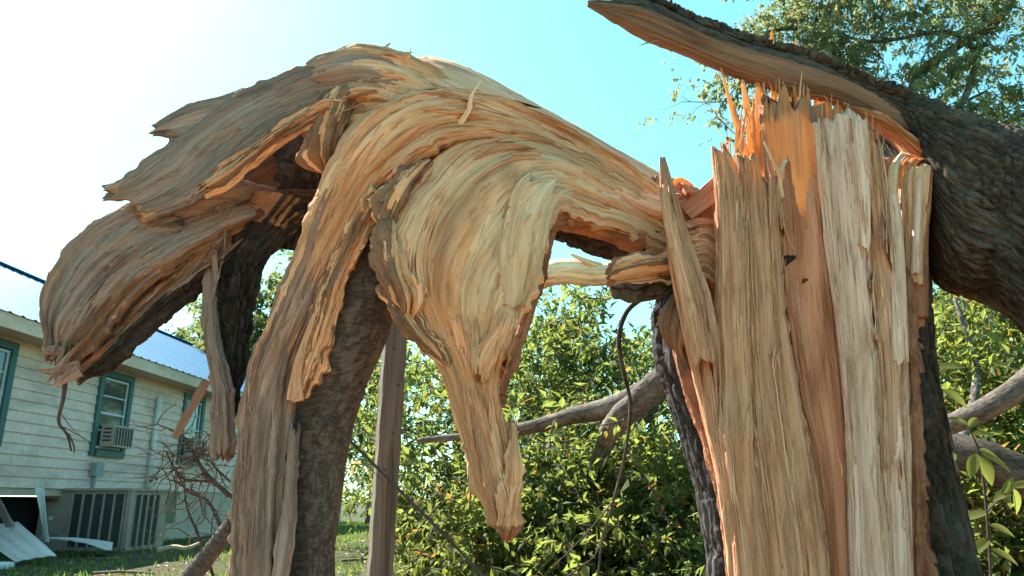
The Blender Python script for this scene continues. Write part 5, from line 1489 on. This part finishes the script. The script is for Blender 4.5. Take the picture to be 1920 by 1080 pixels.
bc = blob_points(rs, [(1450, 60, 13, .75, .55, .7, 80), (1395, 105, 13.2, .55, .4, .5, 50), (1345, 165, 13.6, .3, .35, .4, 14), (1560, 90, 12.6, .8, .6, .7, 80), (1530, 10, 13, .8, .5, .7, 60), (1620, 190, 13, .7, .5, .6, 60), (1700, 50, 12.3, .8, .5, .6, 60), (1760, 140, 12.4, .7, .5, .6, 60),
                      (1770, 225, 12.6, .7, .45, .6, 70), (1850, 110, 12.2, .6, .5, .5, 36), (1690, 235, 12.8, .6, .4, .5, 50), (1905, 30, 12, .5, .5, .5, 30), (1890, 195, 12.3, .5, .3, .5, 34), (1480, 140, 13.4, .6, .35, .5, 40), (1620, 10, 12.6, .7, .5, .6, 50), (1800, 10, 12.2, .6, .5, .6, 40)])
bc = np.vstack([bc, bc[::3] + rs.normal(0, .12, bc[::3].shape)])
c = c[rs.uniform(0, 1, len(c)) < .36]
c = np.vstack([c, bc])
p, d, n, s, tw = sprays(rs, c, 17, .36, .10, droop=.5)
leaf_mesh('foliage', p, d, n, s, M['leafoak'], oak, rs.uniform(0, 1, len(p)), ar=.42)

# background trees
far = 'trees standing in the background'
def ft(px, Y, h, seed, label, mat='leaffar', leaf=.2, per=16, spread=.9, depth=4, name='background_tree', r=.2, extra=2, first=.33):
    b = P(px, 900, Y); b[2] = 0
    leafy_tree(name, label, b, h, seed, leaf, mat, per=per, spread=spread, depth=depth, kids=3, trunk_r=r, extra=extra, group=far, first=first)
ft(330, 30, 12.5, 201, 'slender leafy tree behind the blue roof, left of the hanging strip', leaf=.22, spread=.8, extra=4)
ft(505, 26, 11.5, 202, 'tree with pale sunlit leaves seen in the gap beside the column', leaf=.22, spread=.8, extra=4)
ft(230, 42, 13, 203, 'farthest left tree whose top rises over the roof ridge', leaf=.26, spread=1.0)
ft(700, 24, 8, 204, 'low dark tree behind the wooden post', 'leaf', leaf=.2, extra=2)
ft(860, 20, 6.5, 205, 'bushy tree behind the fallen crown, left of the fang tip', 'leaf', leaf=.18, extra=1)
ft(1040, 22, 6.0, 206, 'bushy tree behind the middle of the fallen crown', 'leaf', leaf=.18, extra=1)
ft(1240, 22, 6.4, 207, 'bushy tree behind the fallen crown, next to the stump bark', 'leaf', leaf=.18, extra=1)
ft(1800, 18, 8.5, 208, 'sunlit tree behind the right fallen crown', 'leafy', leaf=.2)
ft(1950, 15, 8.5, 209, 'sunlit tree at the right edge under the fallen trunk', 'leafy', leaf=.2)

# ------------------------------------------------------------------ smaller things
# pale log lying behind the stub, blown-out sunlight put into its colour
lg = tubes('bare_log', [limb([(1330, 498, 6.3), (1200, 506, 6.35), (1120, 514, 6.4), (1060, 510, 6.4), (990, 518, 6.5), (900, 516, 6.6)], .098, .112, 70, 24, .16, 21),
                        limb([(1125, 502, 6.35), (1098, 490, 6.3), (1070, 476, 6.3)], .045, .012, 14, 10, .2, 22)], wood('sunlit_pale_log', (.90, .66, .44), (.82, .54, .34), (.55, .32, .18), speck=.5, off=41, gv=40))
tag(lg, 'pale bare log, sunlight put into its colour, lying horizontally behind the broken stub', 'log')
# thin vine-like branch hanging from the stub
vb = thing('hanging_branch', 'thin crooked dead branch hanging in front of the green crown, left of the stump', 'branch', tuple(P(1150, 1000, 3.2)))
tubes('stem', [limb([(1238, 545, 3.1), (1200, 562, 3.1), (1172, 590, 3.1), (1160, 640, 3.1), (1170, 700, 3.12), (1182, 760, 3.14), (1172, 850, 3.16), (1150, 940, 3.18), (1130, 1010, 3.2), (1120, 1090, 3.2)], .013, .004, 70, 8, .15, 31),
               limb([(1174, 840, 3.16), (1200, 880, 3.1), (1240, 950, 3.05), (1262, 1000, 3.0)], .005, .002, 20, 5, .1, 32),
               limb([(1150, 940, 3.18), (1100, 1000, 3.1), (1040, 1060, 3.0)], .004, .002, 16, 5, .1, 33)], M['twig'], vb)
# thin diagonal branch from the column down right
db = thing('dead_branch', 'thin straight dead branch slanting from the column across the wooden post', 'branch', tuple(P(880, 1100, 2.7)))
tubes('stem', [limb([(588, 772, 2.78), (640, 812, 2.76), (710, 880, 2.73), (770, 940, 2.71), (840, 1010, 2.7), (930, 1105, 2.7)], .006, .005, 40, 8, .12, 41),
               limb([(592, 790, 2.78), (660, 850, 2.8), (740, 920, 2.85)], .003, .001, 20, 5, .1, 42)], M['twig'], db)
# wooden post
po = thing('wooden_post', 'weathered grey square wooden post standing behind the torn column', 'post', tuple(P(725, 1300, 4.3) * np.array([1, 1, 0])))
pb = P(712, 1080, 4.3); pt = P(742, 606, 4.3)
ax = pt - pb; ax /= np.linalg.norm(ax)
pb = pb - ax * (pb[2] / ax[2])
sx = np.array([1, .35, 0]) / np.linalg.norm([1, .35, 0]); sy = np.array([-.35, 1, 0]) / np.linalg.norm([.35, 1, 0])
n_ = 60
V = []
hw = .062
prof = [(-1, -.9), (-.9, -1), (.9, -1), (1, -.9), (1, .9), (.9, 1), (-.9, 1), (-1, .9)]
for i in range(n_):
    c = pb + (pt - pb) * i / (n_ - 1)
    for k, (a, b) in enumerate(prof):
        w = hw * (1 + .03 * math.sin(i * .7 + k) + random.uniform(-.012, .012))
        top = .012 * random.uniform(-1, 1) if i == n_ - 1 else 0
        V.append(c + sx * a * w + sy * b * w + np.array([0, 0, top]))
f = []
for i in range(n_ - 1):
    for k in range(8):
        a = i * 8 + k; b = i * 8 + (k + 1) % 8
        f.append([a, b, b + 8, a + 8])
f.append(list(range((n_ - 1) * 8, n_ * 8)))
f.append(list(range(7, -1, -1)))
V = np.array(V)
mesh_obj('shaft', V, f, M['post'], po, uv=np.stack([V[:, 2], V[:, 0] * 1.0 + V[:, 1] * .7], -1), smooth=False, attrs={'plate': np.full(len(V), .4)})
for k, (t_, o_) in enumerate(((.97, .3), (.9, -.2), (.78, .4), (.62, .2), (.5, -.3))):
    c = pb + (pt - pb) * t_ + sx * hw * o_ - sy * (hw + .003)
    tubes('nail', [tube_arrays([c, c - sy * .012], [.006, .006], 6)], M['twig'], po)

# log leaning at the foot of the column and a leaning slat
gl = tubes('leaning_log', [limb([(440, 975, 3.4), (400, 1030, 3.35), (355, 1085, 3.3), (250, 1210, 3.2)], .036, .044, 30, 12, .12, 51)], M['barksm'])
tag(gl, 'brown barked log leaning against the foot of the torn column', 'log')
ls = splinter([P(388, 712, 3.0), P(358, 765, 3.0), P(326, 822, 3.0)], .017, .008, M['weath'], None, side=(1, 0, .3), tip=.8, name='leaning_wood_piece')
tag(ls, 'straight splintered slat leaning against the hanging strip, before the far window', 'wood slat')
# hanging twig under the left tip
rs = np.random.RandomState(9)
ht = thing('hanging_twig', 'crooked dead twig dangling from the left tip of the torn trunk', 'twig', tuple(P(130, 840, 2.6)))
lst = [limb([(124, 705, 2.55), (118, 750, 2.56), (110, 790, 2.57), (126, 815, 2.58), (134, 846, 2.58)], .008, .003, 30, 7, .2, 61),
       limb([(118, 800, 2.57), (140, 812, 2.57), (170, 828, 2.58)], .003, .001, 12, 5), limb([(115, 775, 2.57), (125, 790, 2.56), (138, 806, 2.56), (168, 832, 2.55)], .002, .001, 12, 5),
       limb([(128, 812, 2.58), (138, 835, 2.57), (139, 850, 2.57)], .004, .002, 10, 5)]
tubes('stem', lst, M['twig'], ht)
# tangle of dead twigs in front of the house
tg = thing('dead_brush', 'tangle of bare dead twigs before the far end of the house', 'brush', tuple(P(380, 1090, 3.6)))
out, ends = [], []
for pts, r0, r1 in (([(430, 930, 3.4), (380, 880, 3.4), (345, 820, 3.4), (295, 795, 3.4)], .011, .003), ([(445, 940, 3.4), (400, 905, 3.4), (340, 895, 3.4), (310, 845, 3.4)], .010, .003), ([(420, 1000, 3.5), (390, 940, 3.5), (350, 920, 3.5), (330, 880, 3.5)], .009, .003), ([(440, 850, 3.4), (410, 830, 3.4), (380, 850, 3.4), (345, 870, 3.4), (280, 905, 3.4)], .007, .002),
                    ([(400, 1080, 3.5), (370, 1000, 3.5), (350, 950, 3.5), (345, 900, 3.5)], .008, .002), ([(440, 910, 3.4), (400, 870, 3.4), (395, 820, 3.4), (420, 790, 3.4)], .006, .002)):
    out.append(limb(pts, r0 * 1.05, r1, 30, 6, .15, rs.randint(99)))
    q = catmull(np.array([P(*v) for v in pts]), 12)
    for v in q[3:]:
        for z in range(2):
            grow(rs, v, rs.normal(0, 1, 3), rs.uniform(.06, .22), .0032, 1, out, ends, .8, 0, .3, 5, 2)
tubes('twigs', out, M['twig'], tg)
# pale stick on the grass
st = tubes('fallen_stick', [limb([(296, 1032, 9.5), (325, 1026, 9.5), (350, 1028, 9.5), (378, 1017, 9.7)], .035, .02, 24, 8, .15, 71)], wood('pale_stick', (.6, .5, .36), (.5, .4, .28), (.3, .22, .15), off=51))
tag(st, 'pale peeled stick lying on the grass in front of the house', 'stick')
for i, (pts, lb) in enumerate(((( (640, 1052, 9.0), (700, 1046, 9.2), (742, 1040, 9.3)), 'short grey twig on the lawn left of the post'), (((745, 1078, 7.6), (800, 1050, 7.4), (850, 1022, 7.2)), 'bare grey branch on the lawn right of the post'), (((175, 1075, 7.6), (230, 1072, 7.6), (290, 1076, 7.6)), 'flat pale board scrap on the soil near the bottom left'))):
    o = tubes('fallen_stick', [limb(pts, .018, .008, 16, 6, .15, 80 + i)], M['limb'])
    tag(o, lb, 'stick')

# grass and litter on the ground
rs = np.random.RandomState(31)
def grass(n, x0, x1, y0, y1, hgt, mat, name, label, cat):
    x = rs.uniform(x0, x1, n); y = y0 + (y1 - y0) * rs.uniform(0, 1, n) ** 1.4
    keep = fbm(x * .6 + 30, y * .6 + 30, 8, 2) + rs.uniform(-.15, .15, n) > .46
    keep &= (x > -2.4) | (y > 13.5) | (rs.uniform(0, 1, n) < .35)
    x, y = x[keep], y[keep]; n = len(x)
    z = gz(x, y)
    a = rs.uniform(0, 2 * math.pi, n); h = hgt * rs.uniform(.4, 1.2, n)
    dx, dy = np.cos(a), np.sin(a); w = .004 + .0012 * y * .35
    b = np.stack([x, y, z], -1); sd_ = np.stack([-dy, dx, 0 * x], -1) * w[:, None]
    ln = np.stack([dx, dy, 0 * x], -1) * (h * rs.uniform(.2, .8, n))[:, None]
    V = np.stack([b - sd_, b + sd_, b + ln + np.array([0, 0, 1]) * h[:, None]], 1).reshape(-1, 3)
    f_ = np.arange(n * 3).reshape(-1, 3)
    o = mesh_obj(name, V, f_, mat, None, attrs={'rnd': np.repeat(rs.uniform(0, 1, n), 3)}, smooth=False)
    o['kind'] = 'stuff'; o['label'] = label; o['category'] = cat
    return o
M['grass'] = leafmat('grass_blade', (0.04, 0.085, 0.018), (0.10, 0.17, 0.035), (0.28, 0.45, 0.06), .4, dry=(.22, .18, .08), dryamt=.12)
grass(75000, -9, 6, 7.2, 26, .07, M['grass'], 'grass', 'short green lawn grass between house and fallen crown', 'grass')

# fallen leaves and chips on the lawn
rs = np.random.RandomState(63)
nl = 2600
lx = rs.uniform(-9, 4, nl); ly = 7.3 + 10 * rs.uniform(0, 1, nl) ** 1.5
lp = np.stack([lx, ly, gz(lx, ly) + .012 + rs.uniform(0, .02, nl)], -1)
ld = rs.normal(0, 1, (nl, 3)); ld[:, 2] *= .15
M['litter'] = leafmat('dry_leaf', (0.10, 0.065, 0.04), (0.30, 0.19, 0.11), (0.25, 0.15, 0.07), .2, dryamt=.2)
lo = leaf_mesh('leaf_litter', lp, ld, np.array([0, 0, 1.0]) + rs.normal(0, .25, (nl, 3)), rs.uniform(.03, .11, nl), M['litter'], None, rs.uniform(0, 1, nl))
lo['label'] = 'dry fallen leaves scattered over lawn and soil'; lo['category'] = 'leaves'
